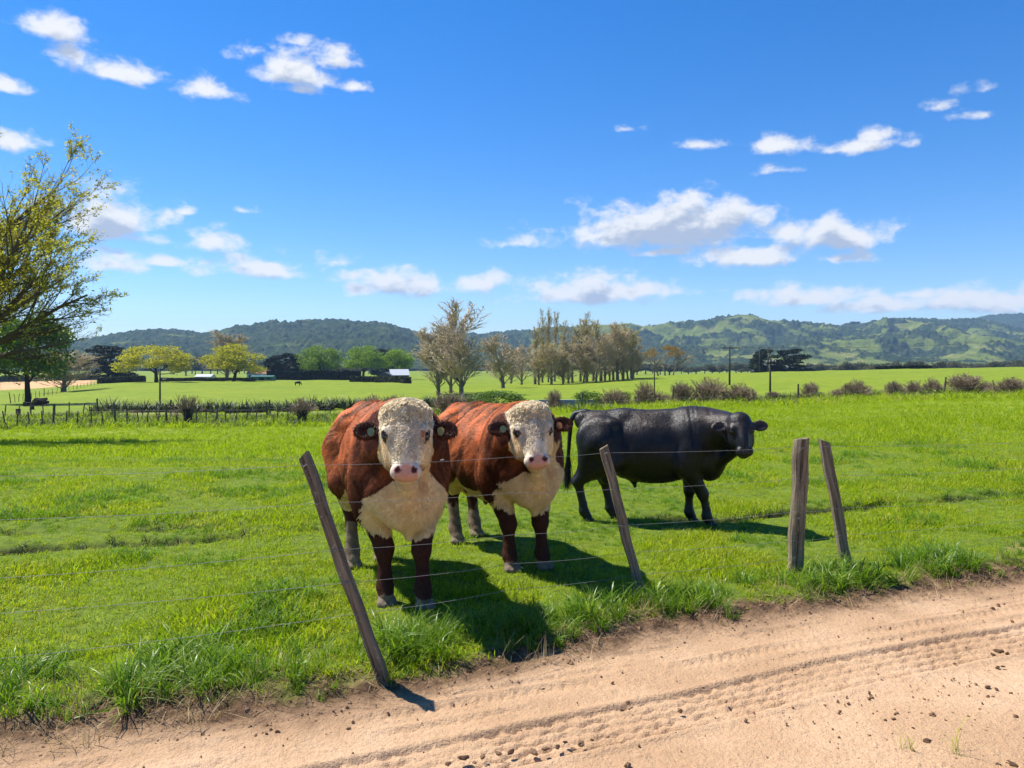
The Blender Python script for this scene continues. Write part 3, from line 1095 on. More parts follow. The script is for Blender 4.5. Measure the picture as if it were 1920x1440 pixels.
        c = c * (1 - tan) + np.array([.66, .38, .14]) * tan
        c[sock] = np.array([.22, .155, .10]) * (1 + .6 * fbm(V[sock], 14, 3, 3))[:, None]
        # face
        ear = (np.abs(s2) > .160 * hw + .004) & (l < .17) & (headm > .5) & (n_ < -.03)
        fc = (headm > .5) & (n_ > -.25 + nz * .04 + .1 * ss(l, .2, .4)) & ~ear & (l > -.12) & (np.abs(s2) < .172 * hw)
        fw = face_w * (1 + .10 * fbm(V, 25, 2, 3))[:, None]
        grey = ss(l, .05, .16) * (1 - ss(l, .34, .40)) * ss(n_, -.02, .03)
        fw = fw * (1 - grey[:, None] * np.array([.20, .21, .22]))
        c[fc] = fw[fc]
        stain = (headm > .5) & (np.abs(s2) > .09 * hw) & (l > .17) & (l < .33) & (n_ < -.03)
        c[stain] = c[stain] * np.array([.95, .82, .62])
        cupc = ear & (n_ > tips[0][2] + .006)
        c[ear] = dk * 1.3
        c[cupc] = np.array([.055, .022, .014])
        # eye rims and muzzle
        for s_ in (-1, 1):
            d = np.linalg.norm(L_ - np.array([.154, s_ * .128 * hw, -.022]), axis=1)
            rim = (d < .037 + nz * .006)
            c[rim] = np.array([.13, .065, .045])
        nose = (headm > .5) & (l > .362 + .02 * np.abs(s2) / .08) & (np.abs(s2) < .074) & (n_ > -.074)
        pink = np.array([.58, .30, .22])
        c[nose] = pink * (1 + .12 * fbm(V[nose], 40, 2, 3))[:, None]
        lipw = (headm > .5) & (l > .34) & ~nose
        c[lipw] = np.array([.62, .52, .42])
        chin = (headm > .5) & (l > .32) & (n_ < -.088)
        c[chin] = np.array([.55, .38, .22])
        for s_ in (-1, 1):
            d = np.linalg.norm(L_ - np.array([.392, s_ * .050, .012]), axis=1)
            c[d < .021] = np.array([.10, .03, .025])
        if P.get('facemark') is not None:
            fm = (headm > .5) & (s2 * P['facemark'] > .085 + nz * .02) & (l > .13) & (l < .20 + nz * .03) & (s2 * P['facemark'] < .125) & (n_ > -.09)
            c[fm] = np.array([.40, .17, .08])
        skin = nose | chin
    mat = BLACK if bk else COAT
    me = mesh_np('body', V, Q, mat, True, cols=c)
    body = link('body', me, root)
    # ---- short hair all over
    cen = V[Q].mean(1)
    fnm = normals(V, Q)[Q[:, 0]]
    area = np.linalg.norm(np.cross(V[Q[:, 2]] - V[Q[:, 0]], V[Q[:, 3]] - V[Q[:, 1]]), axis=1)
    nH = P.get('hairs', 80000)
    pick = rng.choice(len(Q), nH, p=area / area.sum())
    w4 = rng.dirichlet((1, 1, 1, 1), nH)
    Pp = (V[Q[pick]] * w4[..., None]).sum(1)
    Np = (N[Q[pick]] * w4[..., None]).sum(1); Np /= np.linalg.norm(Np, axis=1, keepdims=True)
    Cp = c[Q[pick[:]]][:, 0]
    hp = headm[Q[pick, 0]]
    Lp = (Pp - O) @ F
    okk = ~((hp > .5) & (Lp[:, 0] > .335)) & (Pp[:, 2] > .10)
    for s_ in (-1, 1):
        okk &= np.linalg.norm(Lp - np.array([.152, s_ * .130 * hw, -.018]), axis=1) > .031
    Pp, Np, Cp, hp, Lp = Pp[okk], Np[okk], Cp[okk], hp[okk], Lp[okk]
    sw = vnoise(Pp * np.array([3, 3, 1.3]), 1.6, 70) * 1.1 + rng.normal(size=len(Pp)) * .22
    flow = np.stack([-.75 + sw * .55, sw * .3, -.65 + sw * .45], 1)
    hd = F @ np.array([1.0, 0, 0])
    flow = flow * (1 - hp[:, None]) + (hd + rng.normal(size=(len(Pp), 3)) * .35) * hp[:, None]
    flow[Pp[:, 2] < .6] = np.array([0, 0, -1.0])
    T = flow - (flow * Np).sum(1, keepdims=True) * Np
    T /= np.linalg.norm(T, axis=1, keepdims=True) + 1e-9
    clump = vnoise(Pp * np.array([22, 22, 7]), 1, 71)
    ln = (.030 if bk else .032) * (1 + .3 * clump) * rng.uniform(.6, 1.2, len(Pp))
    ln *= np.where(Pp[:, 2] < .5, .55, 1)
    ln = np.where(hp > .5, ln * .8, ln)
    lum = np.clip(Cp.mean(1) / .5, 0, 1)
    colv = Cp * (1 + (.42 * clump + rng.normal(size=len(Pp)) * .22) * (1 - .72 * lum))[:, None]
    if bk: colv = colv * (1 + .9 * np.clip(rng.normal(size=len(Pp)), -.8, 2))[:, None]
    colv = np.clip(colv, .002, .9)
    strands('body_hair', Pp, Np, T, ln, np.full(len(Pp), .0020 if bk else .0026), colv, HAIRB if bk else HAIR, root, bend=.35 if bk else .5)
    # ---- curls of the poll and forehead
    if not bk:
        hm = (headm[Q[:, 0]] > .6)
        Lc = (cen - O) @ F
        zone = hm & (Lc[:, 0] < P.get('curl_to', .31)) & (Lc[:, 2] > -.20) & (np.abs(Lc[:, 1]) < np.where(Lc[:, 0] < .09, .15 * hw, .098 * hw))
        dens = np.where(Lc[:, 0] < .09, 1.0, np.where(Lc[:, 2] > -.03, .8, .1)) * area * zone
        pk = rng.choice(len(Q), P.get('ncurl', 950), p=dens / dens.sum())
        cc = cen[pk]; nn = fnm[pk]; lc = Lc[pk]
        poll = lc[:, 0] < .085
        colc = np.where(poll[:, None], np.array([[.94, .82, .60]]), np.array([[.78, .68, .52]])) * rng.uniform(.70, 1.08, (len(pk), 1))
        a = curls('poll_curls', cc[poll], nn[poll], rng, colc[poll], HAIR, root, .015, .032, .55, .0058)
        b = curls('forehead_curls', cc[~poll], nn[~poll], rng, colc[~poll], HAIR, root, .014, .030, .08, .0024)
    # ---- eyes
    for s_ in (-1, 1):
        e = SDF((-.04,) * 3, (.04,) * 3, .006)
        e.ell((0, 0, 0), (.028, .026, .028), .001)
        EV, EQ = e.mesh()
        c0 = O + F @ np.array([.152, s_ * .122 * hw, -.027])
        link('eye', mesh_np('eye', EV + c0, EQ, M_EYE, True), root)
    # ---- hooves
    for (fx, fy) in P['feet']:
        hf = SDF((-.10, -.09, -.01), (.13, .09, .09), .0075)
        for q in (-1, 1):
            hf.cone((-.005, q * .026, .068), (.030, q * .033, .022), .030, .040, .006)
            hf.cone((.0, q * .030, .02), (.062, q * .026, .018), .036, .022, .012)
        hf.ell((0, 0, -.055), (.3, .3, .055), .004, op='s')
        hf.cone((-.062, -.02, .085), (-.062, .02, .085), .016, .016, .01)
        HV, HQ = hf.mesh()
        link('hoof', mesh_np('hoof', HV + np.array([fx + .035, fy, 0]), HQ, M_HOOFB if bk else M_HOOF, True), root)
    # ---- ear tags
    for s_, mt in P.get('tags', ()):
        c0 = tips[0 if s_ < 0 else 1]
        mb = MB()
        pts = []
        for i in range(10):
            a = 2 * math.pi * i / 10
            pts.append((math.cos(a) * (.040 if math.cos(a) > 0 else .022), math.sin(a) * .024))
        top = [tuple(O + F @ (c0 + np.array([.012 + a, -s_ * .025 + b, .026]))) for a, b in pts]
        bot = [tuple(O + F @ (c0 + np.array([.012 + a, -s_ * .025 + b, .021]))) for a, b in pts]
        mb.poly(top + bot, [tuple(range(10)), tuple(range(19, 9, -1))] + [(i, i + 10, (i + 1) % 10 + 10, (i + 1) % 10) for i in range(10)])
        mb.build('ear_tag', mt, root)
    # ---- tail
    tl = P['tail']
    mb = MB()
    mb.tube(tl, [.048, .046, .040, .032, .026, .022, .020, .019][:len(tl)] if len(tl) <= 8 else .025, 8)
    tme = mb.mesh('tail', mat, True)
    a = tme.color_attributes.new('Col', 'FLOAT_COLOR', 'POINT')
    cc = np.ones((len(tme.vertices), 4), np.float32); cc[:, :3] = (.012, .011, .011) if bk else (.15, .04, .015)
    a.data.foreach_set('color', cc.ravel())
    tail = link('tail', tme, root)
    n = 1500
    e = np.array(tl[-1]); e0 = np.array(tl[-2])
    tt = rng.random(n)
    pp = e0 + (e - e0) * tt[:, None] + rng.normal(size=(n, 3)) * .012
    dr = np.array([0, 0, -1.]) + rng.normal(size=(n, 3)) * .10
    nn = rng.normal(size=(n, 3)); nn[:, 2] = 0; nn /= np.linalg.norm(nn, axis=1, keepdims=True)
    cw = np.repeat(np.array([[.012, .011, .011]] if bk else [[.45, .36, .26]]), n, 0) * rng.uniform(.6, 1.3, (n, 1))
    strands('tail_switch', pp, nn, dr / np.linalg.norm(dr, axis=1, keepdims=True), rng.uniform(.12, .26, n), np.full(n, .0022), cw, HAIRB if bk else HAIR, tail, bend=.12)
    return root


def zat(x, y): return float(H(np.array([x]), np.array([y]))[0])


bull('bull', (-.985, 5.975, zat(-.9, 5.8) - .012), (.385, -.923), 1.0, dict(
    seed=1, kind='red', label='red and white bull nearest the left leaning post, broad curly head facing the camera', group='red and white bulls at the fence',
    feet=[(.50, -.115), (.66, .115), (-.60, -.13), (-.72, .13)], girth=.86,
    poll=(1.00, -.095, 1.385), face=(1, -.27, .30), down=(.44, -.12, -.90), tags=((-1, M_TAGG), (1, M_TAGY)), facemark=1, hw=1.06,
    tail=[(-.88, 0, 1.26), (-.96, 0, 1.22), (-.99, 0, 1.1), (-.98, 0, .95), (-.97, 0, .8), (-.97, 0, .62)]))
bull('bull', (-.15, 6.85, zat(0, 6.7) - .012), (.46, -.888), 1.0, dict(
    seed=2, kind='red', label='red and white bull in the middle of the three, standing behind the nearer one', group='red and white bulls at the fence',
    feet=[(.54, -.135), (.60, .135), (-.56, -.14), (-.74, .14)], wy=.02, girth=.97, curl_to=.24, zs=.945,
    poll=(1.03, -.20, 1.385), face=(1, -.36, .30), down=(.44, -.10, -.90), tags=((-1, M_TAGG), (1, M_TAGO)), hw=1.0, ef=(0, .0), droop=-.005,
    tail=[(-.88, 0, 1.26), (-.96, 0, 1.22), (-.99, 0, 1.1), (-.98, 0, .95), (-.97, 0, .8), (-.97, 0, .62)]))
bull('bull', (1.50, 8.36, zat(1.5, 8.3) - .012), (.98, -.2), .88, dict(
    seed=3, kind='black', label='black bull standing side on behind the second leaning post, its head turned', girth=.95,
    feet=[(.66, -.12), (.46, .12), (-.80, -.13), (-.50, .13)],
    poll=(1.02, -.50, 1.34), face=(.16, -1, .30), down=(.10, -.36, -.92), hw=.95, droop=.0, hairs=46000,
    tail=[(-.66, 0, 1.315), (-.82, 0, 1.345), (-.93, 0, 1.325), (-.985, -.01, 1.24), (-1.00, -.02, 1.05), (-1.015, -.03, .80), (-1.03, -.04, .56)]))
# ---------------------------------------------------------------- near fence
def wood_material(name, c0, c1):
    m, t = material(name)
    tcn = t.n('ShaderNodeTexCoord')
    mp = t.n('ShaderNodeMapping'); mp.inputs['Scale'].default_value = (38, 38, 2.2)
    t.set(mp.inputs[0], tcn.outputs['Object'])
    n = t.noise(mp.outputs[0], 1, 6, .7, .6)
    n2 = t.noise(tcn.outputs['Object'], 9, 4, .6)
    c = t.ramp(n, [(.36, tuple(x * .25 for x in c0)), (.45, c0), (.65, c1), (.8, tuple(x * .7 for x in c1))])
    c = t.mix(t.mr(n2, .55, .75, 0, .5), c, (.16, .17, .12))
    c = t.mix(t.mr(t.noise(tcn.outputs['Object'], 34, 4, .7), .62, .68, 0, .8), c, (.36, .37, .27))
    c = t.mix(t.mr(n2, .2, .35, .5, 0), c, tuple(x * .5 for x in c0))
    t.out(principled(t, c, .9, .15, bump(t, n, 1.0, .012)))
    return m


WOOD = wood_material('weathered_grey_timber', (.15, .115, .075), (.29, .235, .16))
M_WIRE = simple('galvanised_wire', (.22, .22, .21), .6, .3)


def pix(px, py, D): return Vector(((px - 960) / FPX * D, D, CAMH - (py - HZ) / FPX * D))


def near_fence():
    root = empty('wire_fence', (0, 5.5, 0), 0, 'wire fence along the dirt road with four weathered wooden posts, three of them leaning', 'fence')
    inv = Vector((0, 5.5, 0))
    rnd = random.Random(5)
    #        base px,py,D      top px,py,D    half width, half depth, chamfer
    posts = [((722, 1275, 4.20), (570, 853, 4.30), .026, .040, 'battered leaning grey batten at the road edge', 0),
             ((1203, 1112, 5.70), (1132, 838, 5.78), .033, .033, 'leaning squared post before the black bull', 1),
             ((1490, 1085, 6.22), (1503, 822, 6.22), .060, .05, 'thick upright half round post', 2),
             ((1590, 1064, 6.60), (1545, 826, 6.66), .040, .030, 'slim leaning batten right of the thick post', 3)]
    axes = []
    for (b, t_, hw, hd, lab, kind) in posts:
        B = pix(*b) - Vector((0, 0, .03)); T = pix(*t_)
        if kind == 1: B = B - (T - B) * .02
        ax = (T - B); L = ax.length; ax.normalize()
        axes.append((B, T))
        # cross section
        if kind == 2:
            sec = [(-hw, -.02), (-hw * .82, -hd * .8), (-hw * .3, -hd * 1.1), (hw * .35, -hd * 1.1), (hw * .85, -hd * .75), (hw, -.01), (hw * .9, hd * .7), (-hw * .9, hd * .7)]
        else:
            ch = min(hw, hd) * .16
            sec = [(-hw, -hd + ch), (-hw + ch, -hd), (hw - ch, -hd), (hw, -hd + ch), (hw, hd - ch), (hw - ch, hd), (-hw + ch, hd), (-hw, hd - ch)]
        n = len(sec); K = 26
        mb = MB(); vs = []
        for i in range(K + 1):
            s_ = i / K
            wob = .0035 * math.sin(s_ * 9 + kind) + .002 * math.sin(s_ * 23 + kind * 2)
            for j, (a, c) in enumerate(sec):
                q = 1 + .05 * math.sin(s_ * 14 + j * 1.9 + kind) + rnd.uniform(-.02, .02)
                zt = L * s_
                if i == K: zt += (.012 * (a / hw) * (1 if kind != 3 else -1.6)) + rnd.uniform(-.004, .004); q *= .96
                vs.append((a * q + wob, c * q, zt))
        fs = []
        for i in range(K):
            for j in range(n):
                a0 = i * n + j; a1 = i * n + (j + 1) % n
                fs.append((a0, a1, a1 + n, a0 + n))
        fs.append(tuple(reversed(range(n)))); fs.append(tuple(K * n + j for j in range(n)))
        mb.poly(vs, fs)
        o = mb.build('post', WOOD, root)
        o.location = B - inv
        o.rotation_euler = (Vector((0, 0, 1)).rotation_difference(ax)).to_euler()
        o['label'] = lab
        posts_o = o
        axes[-1] = (B, T, o, hd, L)
    # wires: photo rows at the columns of the fence line
    cols_ = [-900, 0, 600, 960, 1170, 1496, 1565, 1920, 2600]
    deps = [3.9, 4.2, 4.22, 5.0, 5.66, 6.17, 6.60, 7.5, 9.2]
    rows = [[950, 893, 872, 857, 849, 838, 837, 830, 815], [1050, 975, 943, 924, 917, 897, 893, 878, 860], [1180, 1084, 1031, 1003, 985, 959, 953, 935, 905],
            [1260, 1150, 1092, 1057, 1036, 1013, 1004, 975, 935], [1350, 1235, 1150, 1105, 1078, 1046, 1036, 1003, 955]]
    for wi, rr in enumerate(rows):
        cc = list(cols_); dd = list(deps)
        # put the crossing of each leaning post on the post itself
        for (B, T, o, hd, L), j in zip(axes, (2, 4, 5, 6)):
            py = rr[j]
            best = None
            for k in range(201):
                s_ = k / 200; q = B + (T - B) * s_
                e = abs(HZ + (CAMH - q.z) / q.y * FPX - py)
                if best is None or e < best[0]: best = (e, s_, q)
            q = best[2]
            cc[j] = 960 + q.x / q.y * FPX
            dd[j] = q.y - hd - .006
            # staple
            st = MB(); st.tube([(-.012, -hd - .001, best[1] * L - .006), (-.012, -hd - .011, best[1] * L - .004), (.012, -hd - .011, best[1] * L + .004), (.012, -hd - .001, best[1] * L + .006)], .0018, 5)
            st.build('staple', M_WIRE, o)
        pts = []
        for i in range(len(cc) - 1):
            a = pix(cc[i], rr[i], dd[i]); b = pix(cc[i + 1], rr[i + 1], dd[i + 1])
            for k in range(6):
                s_ = k / 6
                p = a.lerp(b, s_); p.z -= .012 * math.sin(math.pi * s_)
                pts.append(p - inv)
        pts.append(pix(cc[-1], rr[-1], dd[-1]) - inv)
        mb = MB(); mb.tube(pts, .0012, 6)
        mb.build('wire', M_WIRE, root, True)
    # wire tie on the top strand
    k = MB(); p = pix(829, 862.5, 4.72) - inv
    k.tube([p + Vector((-.012, 0, -.001)), p, p + Vector((.012, 0, .001))], .005, 6); k.build('wire_knot', M_WIRE, root)
    return axes


near_fence()

# ---------------------------------------------------------------- grass and small plants of the verge and pasture
def leaf_mat(name, c, tr=.45, rough=.45, var=.3, hue=None, spec=.35):
    m, t = material(name)
    oi = t.n('ShaderNodeObjectInfo')
    g = t.n('ShaderNodeNewGeometry')
    r = t.attr('rnd').outputs['Fac']
    n = t.noise(g.outputs['Position'], .9, 3, .6)
    f = t.math('ADD', t.math('MULTIPLY', r, .45), t.math('MULTIPLY', t.math('ADD', oi.outputs['Random'], n), .3), None, True)
    hue = hue or tuple(x * y for x, y in zip(c, (1.5, 1.1, 1.3)))
    cc = t.ramp(f, [(.15, tuple(x * (1 - var) for x in c)), (.5, c), (.85, hue)])
    p = principled(t, cc, rough, spec)
    tl = t.n('ShaderNodeBsdfTranslucent')
    t.set(tl.inputs[0], t.mix(1.0, cc, (1.15, 1.25, .55), 'MULTIPLY'))
    mx = t.n('ShaderNodeMixShader'); mx.inputs[0].default_value = tr
    t.set(mx.inputs[1], p); t.set(mx.inputs[2], tl)
    t.out(mx.outputs[0])
    return m


M_GRASS = leaf_mat('pasture_grass', (.29, .385, .008), .5, .5, .38, (.45, .47, .02), .25)
M_GRASSY = leaf_mat('yellowed_grass', (.36, .38, .02), .5, .5, .4, (.50, .46, .06), .25)
M_GRASSD = leaf_mat('lush_grass', (.13, .24, .012), .5, .5, .38, (.24, .36, .02), .3)
M_TALL = leaf_mat('verge_grass', (.13, .24, .012), .45, .4, .45, (.24, .34, .025), .4)
M_STRAW = leaf_mat('dry_straw', (.36, .26, .15), .25, .8, .5, (.55, .42, .25), .1)
M_DARKG = leaf_mat('dark_sedge', (.03, .065, .012), .3, .5, .5, (.09, .12, .03))

src = bpy.data.collections.new('grass_sources')


def blades(name, n, h0, h1, w, spread, lean, mat, rng, seg=3, droop=.5, mats=None):
    Vs = []; Fs = []; rn = []
    base = 0
    for i in range(n):
        a = rng.uniform(0, 2 * math.pi); rad = spread * math.sqrt(rng.random())
        p = np.array([math.cos(a) * rad, math.sin(a) * rad, -.01])
        hgt = rng.uniform(h0, h1); th = rng.uniform(0, 2 * math.pi)
        le = abs(rng.normal(0, lean)) + .05
        d = np.array([math.cos(th), math.sin(th), 0])
        sd = np.array([-math.sin(th + rng.normal(0, .6)), math.cos(th + rng.normal(0, .6)), 0])
        cv = rng.random()
        ang = le
        q = p.copy()
        for k in range(seg + 1):
            ww = w * (1 - (k / seg) ** 1.6) * rng.uniform(.85, 1.1) + (.0 if k < seg else .0003)
            Vs += [q - sd * ww, q + sd * ww]; rn += [cv, cv]
            q = q + (np.array([0, 0, 1]) * math.cos(ang) + d * math.sin(ang)) * hgt / seg
            ang = min(ang + droop * rng.uniform(.4, 1.3), 2.2)
        for k in range(seg):
            b = base + 2 * k
            Fs.append((b, b + 1, b + 3, b + 2))
        base += 2 * (seg + 1)
    me = mesh_np(name, np.array(Vs), np.array(Fs), mat, True, attrs={'rnd': rn})
    o = bpy.data.objects.new(name, me)
    return o


def source(name, objs):
    c = bpy.data.collections.new(name)
    for i, o in enumerate(objs):
        o.name = '%s_%02d' % (name, i)
        c.objects.link(o)
    return c


def scatter(name, P_, rot, scl, idx, coll, kind='stuff'):
    me = bpy.data.meshes.new(name)
    me.vertices.add(len(P_)); me.vertices.foreach_set('co', np.asarray(P_, np.float32).ravel())
    a = me.attributes.new('rot', 'FLOAT_VECTOR', 'POINT'); a.data.foreach_set('vector', np.asarray(rot, np.float32).ravel())
    a = me.attributes.new('scl', 'FLOAT', 'POINT'); a.data.foreach_set('value', np.asarray(scl, np.float32))
    a = me.attributes.new('pick', 'INT', 'POINT'); a.data.foreach_set('value', np.asarray(idx, np.int32))
    o = link(name, me)
    ng = bpy.data.node_groups.new(name, 'GeometryNodeTree')
    ng.interface.new_socket('Geometry', in_out='INPUT', socket_type='NodeSocketGeometry')
    ng.interface.new_socket('Geometry', in_out='OUTPUT', socket_type='NodeSocketGeometry')
    N = ng.nodes.new; Lk = ng.links.new
    gi = N('NodeGroupInput'); go = N('NodeGroupOutput')
    ci = N('GeometryNodeCollectionInfo'); ci.inputs['Collection'].default_value = coll
    ci.inputs['Separate Children'].default_value = True; ci.inputs['Reset Children'].default_value = True
    ip = N('GeometryNodeInstanceOnPoints'); ip.inputs['Pick Instance'].default_value = True
    def na(nm, dt):
        q = N('GeometryNodeInputNamedAttribute'); q.data_type = dt; q.inputs['Name'].default_value = nm
        return q.outputs['Attribute']
    Lk(gi.outputs[0], ip.inputs['Points']); Lk(ci.outputs[0], ip.inputs['Instance'])
    Lk(na('pick', 'INT'), ip.inputs['Instance Index'])
    er = N('FunctionNodeEulerToRotation'); Lk(na('rot', 'FLOAT_VECTOR'), er.inputs[0]); Lk(er.outputs[0], ip.inputs['Rotation'])
    Lk(na('scl', 'FLOAT'), ip.inputs['Scale'])
    Lk(ip.outputs[0], go.inputs[0])
    md = o.modifiers.new('scatter', 'NODES'); md.node_group = ng
    return tag(o, kind=kind)


def build_grass():
    rng = np.random.default_rng(11)
    short = source('short_tuft', [blades('t', 30, .035, .085, .0032, .085, .85, M_GRASS, rng, 2, .75) for _ in range(6)]
                   + [blades('t', 26, .06, .13, .0034, .07, .6, M_GRASSD, rng, 3, .6) for _ in range(3)]
                   + [blades('t', 28, .03, .07, .0034, .09, 1.0, M_GRASSY, rng, 2, .7) for _ in range(3)])
    wide = source('wide_tuft', [blades('t', 30, .05, .12, .006, .16, .6, M_GRASS, rng, 2, .5) for _ in range(5)])
    tall = source('tall_tuft', [blades('t', 26, .10, .24, .0036, .045, .38, M_TALL, rng, 4, .38) for _ in range(5)]
                  + [blades('t', 16, .16, .32, .005, .04, .45, M_TALL, rng, 5, .42) for _ in range(3)])
    straw = source('straw_tuft', [blades('t', 12, .08, .22, .0018, .07, 1.45, M_STRAW, rng, 3, .12) for _ in range(4)])
    sedge = source('sedge_tuft', [blades('t', 24, .08, .17, .004, .06, .5, M_DARKG, rng, 3, .5) for _ in range(3)])

    def wedge(D0, D1, dens, seed, marg=1.12):
        r = np.random.default_rng(seed)
        A = .662 * marg * (D1 ** 2 - D0 ** 2)
        n = int(A * dens)
        y = np.sqrt(r.uniform(D0 ** 2, D1 ** 2, n))
        x = r.uniform(-1, 1, n) * .662 * marg * y
        return x, y, r

    def put(name, coll, nk, x, y, r, s0, s1, tilt=.15, pick=None, sscale=None):
        z = H(x, y)
        rot = np.stack([r.normal(0, tilt, len(x)), r.normal(0, tilt, len(x)), r.uniform(0, 6.283, len(x))], 1)
        sc = r.uniform(s0, s1, len(x)) * (1 if sscale is None else sscale)
        idx = r.integers(nk[0], nk[1], len(x)) if pick is None else pick
        return scatter(name, np.stack([x, y, z], 1), rot, sc, idx, coll)

    parts = []
    for (D0, D1, dn, s0, s1) in ((3.6, 7, 330, .8, 1.25), (7, 11, 210, .9, 1.4), (11, 17, 110, 1.1, 1.7)):
        x, y, r = wedge(D0, D1, dn, int(D0 * 10))
        u, v = to_uv(x, y); d = v - edge_v(u)
        p = np.stack([x, y], -1)
        at = ground_attrs(x, y)
        keep = (d > .16 + fbm(p, 2.5, 3, 7) * .22) & (r.random(len(x)) > at['sand'] * .85) & (r.random(len(x)) > at['mud'] * 1.2)
        bare = ss(fbm(p, 1.9, 4, 91), .28, .46)
        keep &= r.random(len(x)) > bare * .25
        x, y, p = x[keep], y[keep], p[keep]
        hs_ = .45 + .62 * ss(fbm(p, 1.1, 3, 14), -.2, .5) + .35 * ss(fbm(p, .35, 2, 15), 0, .5)
        pk = np.where(r.random(len(x)) < .75 * ss(fbm(p, 1.2, 3, 19), .0, .4), r.integers(6, 9, len(x)), r.integers(0, 6, len(x)))
        pk = np.where(r.random(len(x)) < .12 + .4 * ss(fbm(p, 1.0, 4, 29), .05, .45), r.integers(9, 12, len(x)), pk)
        put('pasture_grass', short, (0, 12), x, y, r, s0, s1, .2, pk, hs_)
    for (D0, D1, dn, s0, s1) in ((17, 28, 26, .9, 1.4), (28, 50, 8, 1.1, 1.8)):
        x, y, r = wedge(D0, D1, dn, int(D0 * 10))
        p = np.stack([x, y], -1)
        put('far_pasture_grass', wide, (0, 5), x, y, r, s0, s1, .2, None, .7 + .5 * ss(fbm(p, .5, 3, 14), -.3, .5))
    # long grass of the verge
    x, y, r = wedge(3.4, 8.4, 150, 7)
    u, v = to_uv(x, y); d = v - edge_v(u); p = np.stack([x, y], -1)
    wv_ = .66 + .30 * ss(-u, 0, 2) + .12 * ss(u, 1.8, 2.4) + .12 * fbm(p, 1.0, 2, 3)
    clump = ss(fbm(p, 2.2, 3, 61), -.32, .25)
    keep = (d > .12 + fbm(p, 3, 3, 7) * .2) & (d < wv_) & (r.random(len(x)) < .15 + .85 * clump)
    x, y, d, p = x[keep], y[keep], d[keep], p[keep]
    sc = (1 + .25 * ss(-u[keep], .3, 1.5)) * (.55 + .55 * ss(fbm(p, 1.7, 3, 62), -.3, .4)) * (1 - .35 * ss(d, .4, .9)) * (1 - .3 * ss(-d, -.25, -.1))
    put('verge_grass', tall, (0, 8), x, y, r, .8, 1.15, .22, None, sc)
    # dead grass at the foot of the verge
    x, y, r = wedge(3.4, 8.4, 150, 8)
    u, v = to_uv(x, y); d = v - edge_v(u); p = np.stack([x, y], -1)
    keep = (np.abs(d - .16) < .22 + .10 * fbm(p, 2, 2, 9)) & (r.random(len(x)) < .3 + .7 * ss(fbm(p, 1.3, 3, 15), -.1, .3))
    put('dead_grass', straw, (0, 4), x[keep], y[keep], r, .6, 1.0, .3)
    # dead stalks here and there in the pasture
    x, y, r = wedge(4.2, 18, 9, 18)
    u, v = to_uv(x, y); p = np.stack([x, y], -1)
    keep = (v - edge_v(u) > .5) & (r.random(len(x)) < ss(fbm(p, .8, 3, 101), -.1, .35))
    put('dead_stalks', straw, (0, 4), x[keep], y[keep], r, .5, .9, .3)
    # sparse dark sedge along the ruts
    x, y, r = wedge(5.5, 13, 120, 9)
    m = rut_mask(x, y)
    keep = r.random(len(x)) < m * .9 * (m > .15)
    put('rut_sedge', sedge, (0, 3), x[keep], y[keep], r, .5, .9, .3)
    # rank growth of the ditch strip far off
    r = np.random.default_rng(4)
    y = r.uniform(50, 62, 2600); x = r.uniform(-.78, .78, 2600) * y
    px = 960 + FPX * x / y
    keep = (px < 1150) | (y > 55.5)
    x, y = x[keep], y[keep]
    pk = r.integers(0, 3, len(x))
    put('ditch_growth', sedge, (0, 3), x, y, r, 2.5, 5.5, .3, pk)
    y = r.uniform(49, 64, 6000); x = r.uniform(-.78, .78, 6000) * y
    put('ditch_grass', wide, (0, 5), x, y, r, 2.2, 4.6, .3)
    y = r.uniform(50, 66, 4200); x = r.uniform(-.78, .78, 4200) * y
    put('ditch_straw', straw, (0, 4), x, y, r, 2.0, 4.2, .3)


build_grass()

# broad-leaved clumps that stand out in the verge
def verge_weeds():
    rng = np.random.default_rng(77)
    spots = [(1730, 1062, 6.45, .62, 'tallest arching grass clump on the bare bank at the right end of the verge'), (1690, 1066, 6.3, .45, 'arching grass clump just left of the tallest one, right of the slim batten'),
             (1770, 1070, 6.3, .42, 'arching grass clump just right of the tallest one on the bank'), (1795, 1395, 3.45, .24, 'thin spindly grass sprouting from the dirt road near the corner'),
             (1700, 1382, 3.5, .16, 'small thin grass sprout on the dirt road left of the spindly one')]
    for px, py, D, h, lab in spots:
        p = ground(px, D)
        thin = h < .3
        o = blades('grass_clump', 9 if thin else 20, h * .5, h, .0016 if thin else .0062, .03 if thin else .05, .35, M_TALL if not thin else M_GRASS, rng, 6, .28)
        col.objects.link(o); o.name = 'grass_clump'
        o.location = p
        tag(o, lab, 'grass clump')


verge_weeds()

